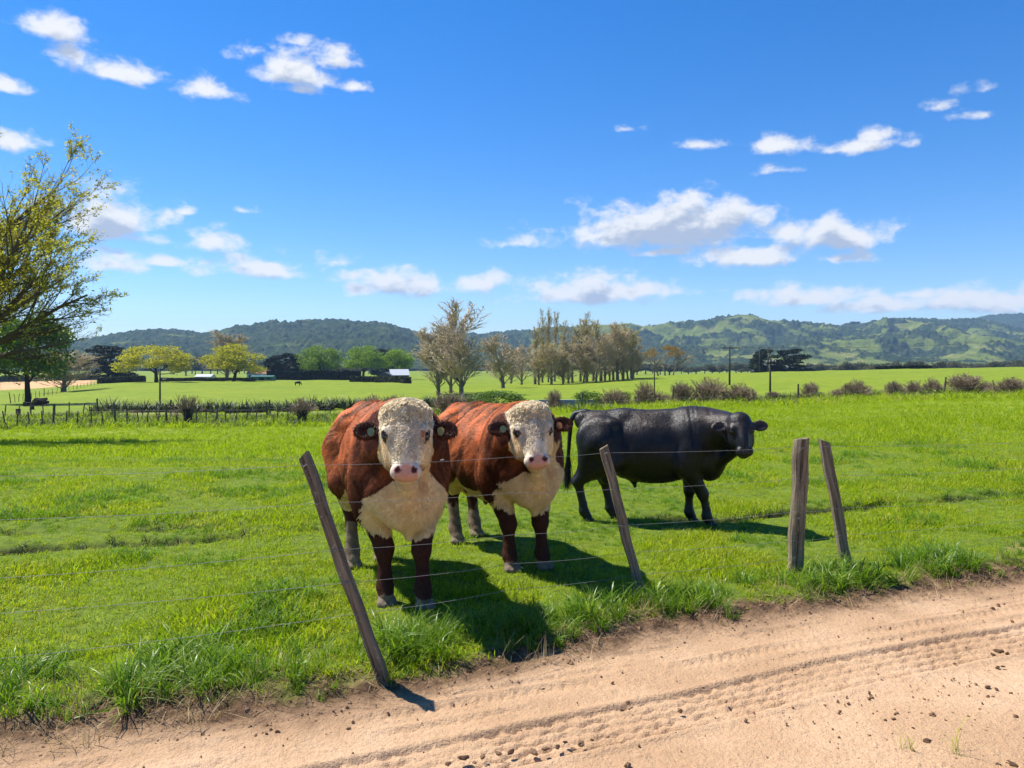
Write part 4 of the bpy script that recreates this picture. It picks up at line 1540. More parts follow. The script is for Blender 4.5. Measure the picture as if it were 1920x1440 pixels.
# ---------------------------------------------------------------- clods and straw litter
def clods():
    rng = np.random.default_rng(3)
    m = simple('earth_clod', (.23, .14, .08), .95, .1, .6, 25, .5)
    m2 = simple('dark_clod', (.12, .072, .042), .95, .1, .6, 25, .5)
    def lump(seed, s):
        q = SDF((-1.3,) * 3, (1.3,) * 3, .17)
        r2 = np.random.default_rng(seed)
        q.ell((0, 0, 0), (.8, .65, .5), .1)
        for i in range(4): q.ell(r2.uniform(-.55, .55, 3) * (1, 1, .6), r2.uniform(.25, .5, 3), .1)
        V, Q = q.mesh()
        V = V * (1 + fbm(V, 1.9, 3, seed)[:, None] * .5)
        return mesh_np('earth_clod', V * s, Q, m, False)
    small = source('clod', [bpy.data.objects.new('c', lump(i, .012)) for i in range(5)])
    # crumbs scattered over road and verge foot
    x = []; y = []; s = []
    for i in range(5200):
        u = rng.uniform(-3, 5); t = rng.random()
        if t < .86: v = edge_v(u) + rng.normal(.10, .12)
        elif t < .93: v = rng.uniform(-2.2, 0)
        else: u = rng.uniform(1.0, 3.2); v = rng.uniform(-2.3, -1.1)
        a, b = to_xy(u, v); x.append(a); y.append(b); s.append(rng.lognormal(-.75, .5))
    x = np.array(x); y = np.array(y)
    scatter('soil_crumbs', np.stack([x, y, H(x, y) - .003], 1), rng.uniform(0, 6.28, (len(x), 3)), np.clip(s, .15, 1.8), rng.integers(0, 5, len(x)), small)
    big = [(870, 1422, .030), (905, 1420, .022), (935, 1414, .020), (958, 1410, .026), (1000, 1410, .030), (1022, 1405, .022), (1045, 1401, .022), (1075, 1405, .018), (1090, 1395, .026), (1110, 1388, .014), (840, 1432, .02), (890, 1430, .016), (1060, 1392, .015), (1140, 1382, .012),
           (1873, 1222, .034), (1888, 1226, .022), (1862, 1228, .02), (1852, 1288, .02), (1868, 1292, .018), (1880, 1250, .014), (1738, 1390, .026), (1898, 1434, .03), (1872, 1436, .02), (1790, 1245, .014), (1166, 1332, .014), (1180, 1330, .011), (1319, 1290, .012), (1019, 1292, .012),
           (1240, 1232, .01), (1895, 1300, .012), (1842, 1320, .012), (1905, 1345, .014), (1660, 1350, .012), (1712, 1365, .010), (520, 1372, .016), (508, 1368, .012), (500, 1376, .01), (880, 1260, .02), (700, 1290, .02), (1700, 1105, .02)]
    labs = ('earth clod pressed up beside the tyre track at the bottom of the picture', 'dark earth clod lying on the open dirt road')
    for i, (px, py, sz) in enumerate(big):
        D = CAMH * FPX / (py - HZ); 
        for _ in range(3): D = (CAMH - ground(px, D).z) * FPX / (py - HZ)
        p = ground(px, D)
        o = link('earth_clod', lump(100 + i % 7, 1.0))
        o.data.materials[0] = m if i < 14 and i % 3 else m2
        sz *= .78; o.scale = (sz * 1.25, sz * (.8 + .3 * (i % 3) / 2), sz * .85); o.rotation_euler = (0, 0, i * 1.3)
        o.location = (p.x, p.y, p.z + sz * .10)
        near = i < 14
        tag(o, labs[0] if near else labs[1], 'clod', 'earth clods beside the tyre track' if near else 'earth clods scattered on the road')


clods()
# ---------------------------------------------------------------- trees
def grow(rng, p, d, length, r, level, S, segs, tips):
    """S: list of per-level dicts"""
    q = S[level]
    n = q.get('n', 6)
    step = length / n
    p = np.array(p, float); d = np.array(d, float)
    kids = q.get('kids', 0) if level < len(S) - 1 else 0
    if kids: kids = max(1, int(kids * rng.uniform(.8, 1.2)))
    at = np.sort(rng.uniform(q.get('from', .3), 1.0, kids)) if kids else []
    ki = 0
    for i in range(n):
        r0 = r * (1 - (i / n) * q.get('taper', .75)); r1 = r * (1 - ((i + 1) / n) * q.get('taper', .75))
        d = d + rng.normal(0, q.get('gnarl', .1), 3) + np.array([0, 0, q.get('up', 0)])
        d /= np.linalg.norm(d)
        p2 = p + d * step
        segs.append((*p, *p2, r0, r1))
        while ki < kids and at[ki] <= (i + 1) / n:
            f = at[ki] * n - i
            b = p + d * step * f
            ang = rng.normal(q.get('ang', .7), q.get('angv', .15))
            ax = np.cross(d, rng.normal(size=3)); ax /= np.linalg.norm(ax)
            nd = d * math.cos(ang) + np.cross(ax, d) * math.sin(ang)
            if 'bias' in q: nd = nd + np.array(q['bias']); nd /= np.linalg.norm(nd)
            lf = q.get('ratio', .6) * rng.uniform(.75, 1.2) * (1 - q.get('shrink', .4) * at[ki])
            grow(rng, b, nd, length * lf, max(r0 * q.get('rr', .55), q.get('rmin', .004)), level + 1, S, segs, tips)
            ki += 1
        p = p2
        if level >= len(S) - 2 or q.get('leafy'):
            tips.append((*p, *d))
    return segs, tips


def seg_mesh(name, segs, mat, sides=4, midx=None):
    A = np.array(segs)
    p0, p1, r0, r1 = A[:, :3], A[:, 3:6], A[:, 6], A[:, 7]
    d = p1 - p0; d /= np.linalg.norm(d, axis=1, keepdims=True) + 1e-9
    up = np.where(np.abs(d[:, 2:3]) < .9, np.array([[0, 0, 1.]]), np.array([[1., 0, 0]]))
    x = np.cross(up, d); x /= np.linalg.norm(x, axis=1, keepdims=True); y = np.cross(d, x)
    p1 = p1 + d * (r1 * .4)[:, None]
    n = len(A)
    V = []
    for (p, r) in ((p0, r0), (p1, r1)):
        for k in range(sides):
            a = 2 * math.pi * k / sides
            V.append(p + (x * math.cos(a) + y * math.sin(a)) * r[:, None])
    V = np.stack(V, 1).reshape(-1, 3)
    b = np.arange(n)[:, None] * 2 * sides
    F = np.concatenate([b + np.array([[k, (k + 1) % sides, sides + (k + 1) % sides, sides + k]]) for k in range(sides)], 0)
    return mesh_np(name, V, F, mat, True, midx=None if midx is None else np.tile(np.asarray(midx, int), sides))


def leaf_mesh(name, C, size, rng, mat, asp=.6, jit=0.0, drop=None):
    """diamond leaves centred on C, size array"""
    n = len(C)
    a = rng.normal(size=(n, 3)); a /= np.linalg.norm(a, axis=1, keepdims=True)
    if drop is not None: a = a + drop; a /= np.linalg.norm(a, axis=1, keepdims=True)
    b = np.cross(a, rng.normal(size=(n, 3))); b /= np.linalg.norm(b, axis=1, keepdims=True)
    s = np.asarray(size).reshape(-1, 1) * rng.uniform(.7, 1.3, (n, 1))
    V = np.stack([C - a * s, C - b * s * asp, C + a * s, C + b * s * asp], 1).reshape(-1, 3)
    F = np.arange(n * 4).reshape(-1, 4)
    r = rng.random(n)
    return mesh_np(name, V, F, mat, False, attrs={'rnd': np.repeat(r, 4)})


M_BARK = simple('grey_brown_bark', (.13, .10, .072), .95, .1, .5, 6, .35)
M_BARKL = simple('pale_grey_bark', (.22, .175, .125), .95, .1, .5, 6, .35)
M_BARKD = simple('dark_bark', (.045, .035, .028), .95, .1, .5, 6, .35)
M_TWIG = simple('pale_twigs', (.46, .37, .26), .9, .1, 0, 2, .3)
M_TWIGP = simple('purple_brown_twigs', (.32, .24, .165), .9, .1, 0, 2, .3)
L_YEL = leaf_mat('yellow_green_leaf', (.36, .34, .035), .5, .6, .35, (.5, .42, .06), .2)
L_OLV = leaf_mat('olive_spring_leaf', (.34, .33, .05), .55, .6, .4, (.52, .43, .08), .2)
L_GRN = leaf_mat('fresh_green_leaf', (.18, .27, .03), .4, .6, .35, (.2, .29, .04), .2)
L_MID = leaf_mat('mid_green_leaf', (.12, .20, .024), .35, .5, .5, (.11, .17, .02), .3)
L_DRK = leaf_mat('dark_conifer_leaf', (.010, .020, .009), .1, .7, .5, (.022, .036, .014), .2)
L_BUD = leaf_mat('budding_leaf', (.44, .36, .10), .4, .7, .4, (.25, .2, .07), .1)
L_RED = leaf_mat('reddish_bud', (.26, .17, .06), .3, .7, .4, (.34, .22, .08), .1)
L_HDG = leaf_mat('hedge_leaf', (.022, .038, .012), .2, .6, .5, (.05, .07, .02), .2)
L_FLX = leaf_mat('flax_leaf', (.022, .036, .012), .12, .5, .6, (.08, .10, .04), .3)
L_TAUPE = leaf_mat('taupe_catkins', (.17, .135, .085), .3, .7, .5, (.26, .22, .12), .1)
L_FAR = leaf_mat('distant_foliage', (.08, .085, .045), .2, .8, .5, (.14, .12, .07), .1)

_var = {}


def crown_pts(rng, blobs, n, hollow=.55):
    """random points inside a set of ellipsoids, more near their surface"""
    w = np.array([b[3] * b[4] * b[5] for b in blobs]) ** .67; w /= w.sum()
    k = rng.choice(len(blobs), n, p=w)
    B = np.array(blobs)[k]
    d = rng.normal(size=(n, 3)); d /= np.linalg.norm(d, axis=1, keepdims=True)
    rr = hollow + (1 - hollow) * rng.random((n, 1)) ** .7
    return B[:, :3] + d * rr * B[:, 3:6] * (1 + rng.normal(0, .08, (n, 1)))


def variant(kind, seed):
    """unit-height tree meshes: (parts list of (name, mesh))"""
    key = (kind, seed)
    if key in _var: return _var[key]
    rng = np.random.default_rng(seed * 131 + len(kind) * 7)
    out = []
    if kind in ('spreading', 'round', 'roundmid'):
        segs, tips = [], []
        S = [dict(n=5, kids=8, taper=.55, gnarl=.05, ang=.85 if kind == 'spreading' else .6, angv=.22, ratio=1.05 if kind == 'spreading' else .8, rr=.5, **{'from': .45}),
             dict(n=6, kids=5, gnarl=.12, up=.05, ang=.6, ratio=.55, rr=.5, **{'from': .3}),
             dict(n=4, kids=4, gnarl=.15, up=.04, ang=.6, ratio=.6, rr=.5),
             dict(n=3, gnarl=.15)]
        grow(rng, (0, 0, -.02), (0, 0, 1), .40, .035, 0, S, segs, tips)
        A = np.array(segs)
        m = seg_mesh('trunk', segs, M_BARKD if kind != 'roundmid' else M_BARKD, 5)
        blobs = []
        wx = {'spreading': .52, 'round': .40, 'roundmid': .36}[kind]
        nb = 34
        for i in range(nb):
            a = rng.uniform(0, 6.283); e = math.asin(rng.uniform(-.5 if kind == 'spreading' else -.75, 1))
            z0 = .52 if kind == 'spreading' else .56
            hz = .42 if kind == 'spreading' else .34
            c = np.array([math.cos(a) * math.cos(e) * wx * .86, math.sin(a) * math.cos(e) * wx * .86, z0 + math.sin(e) * hz])
            s = rng.uniform(.09, .17)
            blobs.append((*c, s * 1.15, s * 1.15, s * .75))
        if kind == 'spreading':
            for i in range(12): blobs.append((*(rng.uniform(-.34, .34, 2)), rng.uniform(.45, .78), .13, .13, .1))
        else:
            for i in range(12): blobs.append((*(rng.uniform(-.2, .2, 2)), rng.uniform(.42, .75), .14, .14, .12))
        C = crown_pts(rng, blobs, 9000, .35)
        C = C[C[:, 2] > (.22 if kind == 'spreading' else .14)]
        lm = {'spreading': L_YEL, 'round': L_GRN, 'roundmid': L_MID}[kind]
        out = [('trunk', m), ('crown', leaf_mesh('crown', C, np.full(len(C), .0155), rng, lm, .75))]
    elif kind == 'conifer':
        segs, tips = [], []
        S = [dict(n=7, kids=10, taper=.7, gnarl=.05, ang=1.1, ratio=.45, rr=.4, **{'from': .2}), dict(n=4, gnarl=.1)]
        grow(rng, (0, 0, -.02), (0, 0, 1), .85, .03, 0, S, segs, tips)
        blobs = []
        for i in range(36):
            z = rng.uniform(.10, .93); a = rng.uniform(0, 6.283)
            rad = .34 * math.sin(min(1, (1.04 - z) * 1.5) * math.pi / 2) * rng.uniform(.5, 1.05)
            s = rng.uniform(.07, .14)
            blobs.append((math.cos(a) * rad, math.sin(a) * rad, z, s * 1.3, s * 1.3, s * .55))
        C = crown_pts(rng, blobs, 9000, .2)
        C = C[C[:, 2] > .03]
        out = [('trunk', seg_mesh('trunk', segs, M_BARKD, 5)), ('crown', leaf_mesh('crown', C, np.full(len(C), .020), rng, L_DRK, .6))]
    elif kind in ('bare', 'barepale', 'poplar', 'flattop'):
        segs, tips = [], []
        if kind == 'poplar':
            S = [dict(n=12, kids=52, taper=.9, gnarl=.02, ang=.36, angv=.08, ratio=.27, shrink=.55, rr=.35, up=.05, **{'from': .06}),
                 dict(n=5, kids=5, gnarl=.05, up=.14, ang=.35, ratio=.6, rr=.5, **{'from': .15}),
                 dict(n=3, kids=2, gnarl=.1, up=.1, ang=.4, ratio=.6, rr=.6), dict(n=2, gnarl=.1)]
            grow(rng, (0, 0, -.02), (0, 0, 1), 1.0, .020, 0, S, segs, tips)
        elif kind == 'flattop':
            S = [dict(n=4, kids=7, taper=.5, gnarl=.08, ang=.75, angv=.15, ratio=1.5, rr=.55, shrink=.1, **{'from': .25}),
                 dict(n=7, kids=9, gnarl=.08, up=.05, ang=.55, ratio=.5, rr=.5, **{'from': .45}),
                 dict(n=4, kids=5, gnarl=.12, up=.03, ang=.6, ratio=.6, rr=.6), dict(n=3, gnarl=.15)]
            for dx in (-.25, 0, .22):
                grow(rng, (dx, 0, -.02), (dx * .6, 0, 1), .36, .026, 0, S, segs, tips)
        else:
            S = [dict(n=10, kids=36, taper=.88, gnarl=.03, ang=.42, angv=.10, ratio=.46, shrink=.36, rr=.34, up=.03, **{'from': .05}),
                 dict(n=7, kids=11, gnarl=.05, up=.06, ang=.36, ratio=.52, rr=.45, **{'from': .12}),
                 dict(n=4, kids=5, gnarl=.1, up=.05, ang=.5, ratio=.55, rr=.6, **{'from': .2}),
                 dict(n=3, gnarl=.12)]
            grow(rng, (0, 0, -.02), (0, 0, 1), .92, .019, 0, S, segs, tips)
        A = np.array(segs)
        zmax = A[:, 5].max(); A[:, :8] /= zmax
        thin = A[:, 6] < (.0052 if kind == 'poplar' else .0040)
        A[thin, 6] = np.clip(A[thin, 6], .0009, .0018); A[thin, 7] = np.clip(A[thin, 7], .0007, .0016)
        out = [('trunk', seg_mesh('trunk', A, [M_BARKL, M_TWIG if kind != 'flattop' else M_TWIGP], 4, thin))]
        T = np.array(tips)[:, :3] / zmax
        nb = {'poplar': 2200, 'flattop': 2000, 'bare': 300, 'barepale': 2600}[kind]
        C = T[rng.integers(0, len(T), nb)] + rng.normal(0, .008, (nb, 3))
        if kind == 'flattop':
            bl = []
            for i in range(26):
                a = rng.uniform(0, 6.283); q = math.sqrt(rng.random())
                bl.append((math.cos(a) * q * .62, math.sin(a) * q * .62, .93 - .30 * q * q, .12, .12, .07))
            C = crown_pts(rng, bl, 5200, .2)
        out.append(('crown', leaf_mesh('crown', C, np.full(len(C), {'bare': .004, 'flattop': .014}.get(kind, .0052)), rng, {'flattop': L_RED}.get(kind, L_BUD), .6)))
    elif kind == 'far':
        blobs = []
        for i in range(14):
            a = rng.uniform(0, 6.283); blobs.append((math.cos(a) * .3 * rng.random(), math.sin(a) * .3 * rng.random(), rng.uniform(.35, .82), .18, .18, .16))
        C = crown_pts(rng, blobs, 1400, .2)
        sg = [(0, 0, -.05, 0, 0, .5, .03, .02)] + [(0, 0, .25, *(rng.uniform(-.25, .25, 2)), .65, .015, .006) for _ in range(5)]
        out = [('trunk', seg_mesh('trunk', sg, M_BARK, 4)), ('crown', leaf_mesh('crown', C, np.full(len(C), .032), rng, L_FAR, .8))]
    elif kind == 'twiggy':      # leafless rounded shrub
        segs, tips = [], []
        S = [dict(n=5, kids=6, taper=.6, gnarl=.1, up=.02, ang=.4, ratio=.55, rr=.55, **{'from': .3}), dict(n=4, kids=5, gnarl=.1, ang=.4, ratio=.55, rr=.7, **{'from': .2}), dict(n=3, gnarl=.14)]
        for i in range(70):
            a = rng.uniform(0, 6.283); t_ = abs(rng.normal(0, .72))
            grow(rng, (math.cos(a) * .06, math.sin(a) * .06, -.02), (math.cos(a) * math.sin(t_), math.sin(a) * math.sin(t_), math.cos(t_)), rng.uniform(.62, .85), .010, 0, S, segs, tips)
        A = np.array(segs); A[:, :8] /= A[:, 5].max(); A[:, 6:8] = np.maximum(A[:, 6:8], .0052)
        T = np.array(tips)[:, :3]; T = T / T[:, 2].max()
        dd_ = rng.normal(size=(3400, 3)); dd_ /= np.linalg.norm(dd_, axis=1, keepdims=True); dd_[:, 2] = np.abs(dd_[:, 2])
        C = dd_ * rng.uniform(.35, 1.0, (3400, 1)) ** .6 * np.array([.66, .66, .92]) * (1 + .16 * vnoise(dd_, 2.2, seed))[:, None]
        out = [('stems', seg_mesh('stems', A, M_TWIGP, 3)), ('foliage', leaf_mesh('foliage', C, np.full(len(C), .020), rng, L_TAUPE, .35))]
    elif kind == 'pollard':
        segs, tips = [], []
        segs += [(0, 0, -.03, .01, 0, .25, .11, .095), (.01, 0, .25, 0, 0, .48, .095, .12)]
        S = [dict(n=5, kids=5, taper=.6, gnarl=.07, up=.08, ang=.3, ratio=.55, rr=.6, **{'from': .2}), dict(n=4, kids=2, gnarl=.1, ang=.3, ratio=.6, rr=.8), dict(n=3, gnarl=.1)]
        for i in range(60):
            a = rng.uniform(0, 6.283); t_ = abs(rng.normal(0, .5)); z0 = rng.uniform(.2, .5)
            grow(rng, (math.cos(a) * .07, math.sin(a) * .07, z0), (math.cos(a) * math.sin(t_), math.sin(a) * math.sin(t_), math.cos(t_)), rng.uniform(.3, .5), .008, 0, S, segs, tips)
        A = np.array(segs); A[:, :8] /= A[:, 5].max(); A[2:, 6:8] = np.maximum(A[2:, 6:8], .0035)
        out = [('trunk', seg_mesh('trunk', A[:2], M_BARKD, 8)), ('stems', seg_mesh('stems', A[2:], M_TWIGP, 3))]
    elif kind == 'evergreen':   # dense leafy shrub
        blobs = [(0, 0, .4, .4, .4, .4)]
        for i in range(16):
            a = rng.uniform(0, 6.283); e = rng.uniform(-.1, 1.3)
            blobs.append((math.cos(a) * math.cos(e) * .4, math.sin(a) * math.cos(e) * .4, .35 + math.sin(e) * .42, .2, .2, .16))
        C = crown_pts(rng, blobs, 3200, .3); C = C[C[:, 2] > 0]
        segs, tips = [], []
        for i in range(10):
            a = rng.uniform(0, 6.283); segs.append((0, 0, -.02, math.cos(a) * .3, math.sin(a) * .3, .5, .02, .006))
        out = [('stems', seg_mesh('stems', segs, M_BARKD, 4)), ('foliage', leaf_mesh('foliage', C, np.full(len(C), .028), rng, L_MID, .45))]
    elif kind == 'flax':
        Vs = []
        o = blades('flax_plant', 34, .55, 1.0, .022, .12, .42, L_FLX, rng, 4, .16)
        out = [('leaves', o.data)]
    _var[key] = out
    return out


def plant(name, cat, label, kind, px, D, top=None, w=None, h=None, group=None, rz=None, seed=1, base=None):
    """stands on the ground under photo column px at depth D; top = photo row of its tip"""
    p = ground(px, D)
    hh = h if h else (CAMH - (top - HZ) / FPX * D) - p.z
    root = empty(name, p, 0, label, cat, group)
    parts = variant(kind, seed)
    # natural half width of the variant
    allx = max(float(np.abs(np.array([v.co[:2] for v in m.vertices])).max()) if ('w', kind, seed) not in _var else 0 for nme, m in parts[:0]) if False else None
    if ('w', kind, seed) not in _var:
        mx = 0
        for nme, m in parts:
            a = np.empty(len(m.vertices) * 3, np.float32); m.vertices.foreach_get('co', a)
            mx = max(mx, float(np.percentile(np.abs(a.reshape(-1, 3)[:, 0]), 96)))
        _var['w', kind, seed] = mx
    sx = hh
    if w: sx = (w / 2 / FPX * D) / _var['w', kind, seed]
    rr = rz if rz is not None else (px * 1.7) % 6.28
    for nme, m in parts:
        o = link(nme, m, root)
    root.rotation_euler = (0, 0, rr)
    root.scale = (sx, sx, hh)
    return root


def big_willow():
    rng = np.random.default_rng(21)
    D = 30.0
    p = ground(-190, D)
    root = empty('willow_tree', p, 0, 'large willow with many fanning limbs and sparse olive leaves reaching in from the left edge', 'tree')
    segs, tips = [], []
    S = [dict(n=14, kids=15, taper=.82, gnarl=.035, up=.005, ang=.42, angv=.12, ratio=.42, shrink=.45, rr=.45, **{'from': .22}),
         dict(n=8, kids=9, gnarl=.06, up=.04, ang=.45, ratio=.45, shrink=.35, rr=.5, **{'from': .2}),
         dict(n=5, kids=5, gnarl=.09, up=.03, ang=.5, ratio=.5, rr=.55, rmin=.006, **{'from': .2}),
         dict(n=4, gnarl=.1, rmin=.005)]
    segs.append((0, 0, -.3, .3, 0, 1.6, .62, .5)); segs.append((.3, 0, 1.6, .7, 0, 2.6, .5, .38))
    o = np.array(p)
    # limb ends in photo columns and rows
    ends = [(20, 300, 31), (62, 345, 29), (105, 405, 31), (130, 450, 29), (145, 510, 30), (195, 545, 29), (205, 600, 30), (170, 650, 29.5), (60, 420, 32), (-60, 300, 31), (-150, 270, 30), (-260, 300, 31), (-380, 330, 30), (-460, 450, 30), (-480, 560, 31),
            (30, 500, 27), (90, 560, 33), (-40, 380, 27), (-150, 330, 33), (-330, 480, 33), (-60, 560, 34), (75, 455, 30)]
    for i, (px, py, dd) in enumerate(ends):
        px -= 22
        tip = np.array(pix(px, py, dd)) - o
        st = np.array([.3 + .4 * rng.random(), rng.normal(0, .1), rng.uniform(1.5, 2.6)])
        L = np.linalg.norm(tip - st)
        d = (tip - st) / L
        # start steeper, then lean out to the tip
        d0 = d + np.array([0, 0, .16]); d0 /= np.linalg.norm(d0)
        S0 = [dict(S[0], up=-.014)] + S[1:]
        grow(rng, st, d0, L * 1.0, .15 if i % 3 else .2, 0, S0, segs, tips)
    A = np.array(segs)
    thick = A[:, 6] > .022
    link('trunk', seg_mesh('trunk', A[thick], M_BARK, 7), root)
    link('twigs', seg_mesh('twigs', A[~thick], M_BARK, 3), root)
    T = np.array(tips)
    n = 90000
    k = rng.integers(0, len(T), n)
    C = T[k, :3] + rng.normal(0, .055, (n, 3)) - T[k, 3:] * rng.random((n, 1)) * .15
    # leaf clusters are denser in some sprays than in others
    keep = rng.random(n) < (.2 + .8 * ss(fbm(C, .9, 3, 5), -.25, .3)) * (.12 + .88 * ss(C[:, 2], 3.5, 7.5))
    C = C[keep]
    hi_ = C[:, 2] > 4.0
    link('crown', leaf_mesh('crown', C, np.full(len(C), .062), rng, L_OLV, .42, drop=np.array([0, 0, -.3])), root)
    return root


big_willow()

G1 = 'leafless budding trees in the middle of the field'
TREES = [
    # name, label, kind, px, D, top, width, seed
    ('oak_tree', 'dark green leafy tree under the willow at the left edge', 'roundmid', 52, 105, 566, 128, 1),
    ('bare_tree', 'small half bare tree before the orange field', 'barepale', 120, 170, 655, 88, 1),
    ('cypress_tree', 'dark cypress behind the clipped hedge, left of the first yellow tree', 'conifer', 203, 300, 640, 92, 1),
    ('ash_tree', 'wide yellow green tree with an umbrella crown behind the first power pole', 'spreading', 293, 232, 646, 114, 1),
    ('ash_tree', 'yellow green tree above the green shed', 'spreading', 438, 240, 647, 98, 2),
    ('poplar_tree', 'brownish budding tree rising behind the yellow tree above the green shed', 'barepale', 425, 330, 618, 66, 2),
    ('pine_tree', 'left one of the dark pines behind the black hedge', 'conifer', 518, 335, 662, 36, 2),
    ('pine_tree', 'middle and tallest of the dark pines behind the black hedge', 'conifer', 536, 340, 656, 44, 1),
    ('pine_tree', 'right one of the dark pines behind the black hedge', 'conifer', 556, 335, 664, 36, 3),
    ('elm_tree', 'pale green rounded tree, the leftmost behind the black hedge', 'round', 600, 330, 647, 68, 1),
    ('elm_tree', 'green rounded tree left of the metal roofed barn, second behind the black hedge', 'round', 681, 345, 645, 64, 2),
    ('elm_tree', 'green tree directly behind the metal roofed barn', 'round', 745, 350, 653, 50, 3),
    ('pine_tree', 'dark pine tip showing between the two green trees by the barn', 'conifer', 722, 420, 650, 50, 2),
    ('bare_tree', 'tallest leafless tree, standing alone behind the middle bull', 'bare', 865, 104, 556, 106, 1),
    ('bare_tree', 'leafless tree leaning against the left side of the tallest one', 'barepale', 822, 112, 600, 74, 2),
    ('bare_tree', 'lower leafless tree between the tallest one and its left neighbour', 'bare', 845, 118, 585, 66, 3),
    ('bare_tree', 'slender leafless tree right of the tallest one', 'bare', 943, 152, 622, 64, 2),
]
for (nm, lab, kd, px, D, top, w, sd) in TREES:
    plant(nm, 'tree', lab, kd, px, D, top, w, seed=sd)
pop = [(978, 188, 644, 40, 'bare', 3), (1003, 190, 612, 26, 'poplar', 1), (1017, 205, 578, 20, 'poplar', 2), (1028, 210, 576, 20, 'poplar', 3), (1040, 214, 583, 18, 'poplar', 1), (1056, 198, 600, 30, 'poplar', 2), (1034, 178, 640, 44, 'barepale', 1),
       (1073, 192, 606, 30, 'poplar', 3), (1088, 204, 597, 26, 'poplar', 1), (1100, 196, 584, 28, 'poplar', 2), (1112, 208, 603, 30, 'poplar', 3), (1127, 196, 598, 34, 'poplar', 1), (1143, 206, 612, 34, 'barepale', 2), (1158, 194, 600, 46, 'barepale', 1), (1177, 206, 608, 42, 'barepale', 3),
       (1056, 180, 652, 40, 'barepale', 2), (1188, 212, 628, 36, 'bare', 1), (958, 205, 640, 40, 'barepale', 3), (1066, 186, 632, 34, 'barepale', 1), (1094, 188, 628, 40, 'barepale', 3), (1118, 186, 624, 40, 'bare', 2), (1134, 190, 630, 38, 'barepale', 1), (1168, 200, 603, 30, 'poplar', 2), (1150, 200, 606, 30, 'poplar', 3), (1010, 180, 650, 36, 'barepale', 2), (1184, 196, 618, 30, 'poplar', 1)]
for i, (px, D, top, w, kd, sd) in enumerate(pop):
    narrow = kd == 'poplar'
    row = sorted(q[0] for q in pop if (q[4] == 'poplar') == narrow); k = row.index(px)
    nth = ('first', 'second', 'third', 'fourth', 'fifth', 'sixth', 'seventh', 'eighth', 'ninth', 'tenth', 'eleventh', 'twelfth', 'thirteenth', 'fourteenth')[k]
    plant('poplar_tree' if narrow else 'bare_tree', 'tree', nth + ' from the left of the narrow upright poplars in the grove' if narrow else nth + ' from the left of the broader budding trees around the poplar grove',
          kd, px, D, top, w * (.95 if narrow else 1.1), group='narrow poplars of the grove' if narrow else 'broad budding trees of the grove', seed=sd)
plant('bare_tree', 'tree', 'flat topped reddish tree standing alone between the grove and the power pole', 'flattop', 1247, 255, 646, 88, seed=1)
for px, D, top, w, lab in ((1418, 335, 668, 26, 'small dark pine at the left foot of the pair by the power poles'), (1438, 330, 650, 46, 'left one of the two large dark pines behind the power poles'), (1482, 335, 648, 68, 'right and broader one of the two large dark pines behind the power poles')):
    plant('pine_tree', 'tree', lab, 'conifer', px, D, top, w, seed=1 + px % 3)
for i, (px, w, top) in enumerate(((1583, 14, 605), (1594, 16, 602), (1604, 15, 603))):
    D = 2990.; x = (px - 960) / FPX * D; zb = CAMH + (HZ - 618) * D / FPX
    root = empty('ridge_tree', (x, D - 20, zb), 0, ('left', 'middle', 'right')[i] + ' one of the three dark trees on the skyline ridge', 'tree')
    for nme, m in variant('conifer', 1 + i): link(nme, m, root)
    hh = (618 - top) / FPX * D; root.scale = (w / FPX * D * 1.5, w / FPX * D * 1.5, hh)
# far trees of the valley floor
rng = np.random.default_rng(9)
k = 0
for px in list(np.arange(345, 505, 13)) + list(np.arange(560, 760, 24)) + list(np.arange(895, 960, 16)) + list(np.arange(1196, 1420, 14)) + list(np.arange(1500, 1935, 12)):
    px = float(px + rng.uniform(-5, 5)); D = float(rng.uniform(520, 820))
    h = float(rng.uniform(7, 13)) * (1.5 if px < 600 else 1.0)
    plant('distant_tree', 'tree', 'small hazy tree in the far tree line at the foot of the hills', 'far', px, D, None, float(rng.uniform(20, 34)) * 620 / D, h=h, group='hazy trees lining the foot of the hills', seed=1 + k % 4)
    k += 1

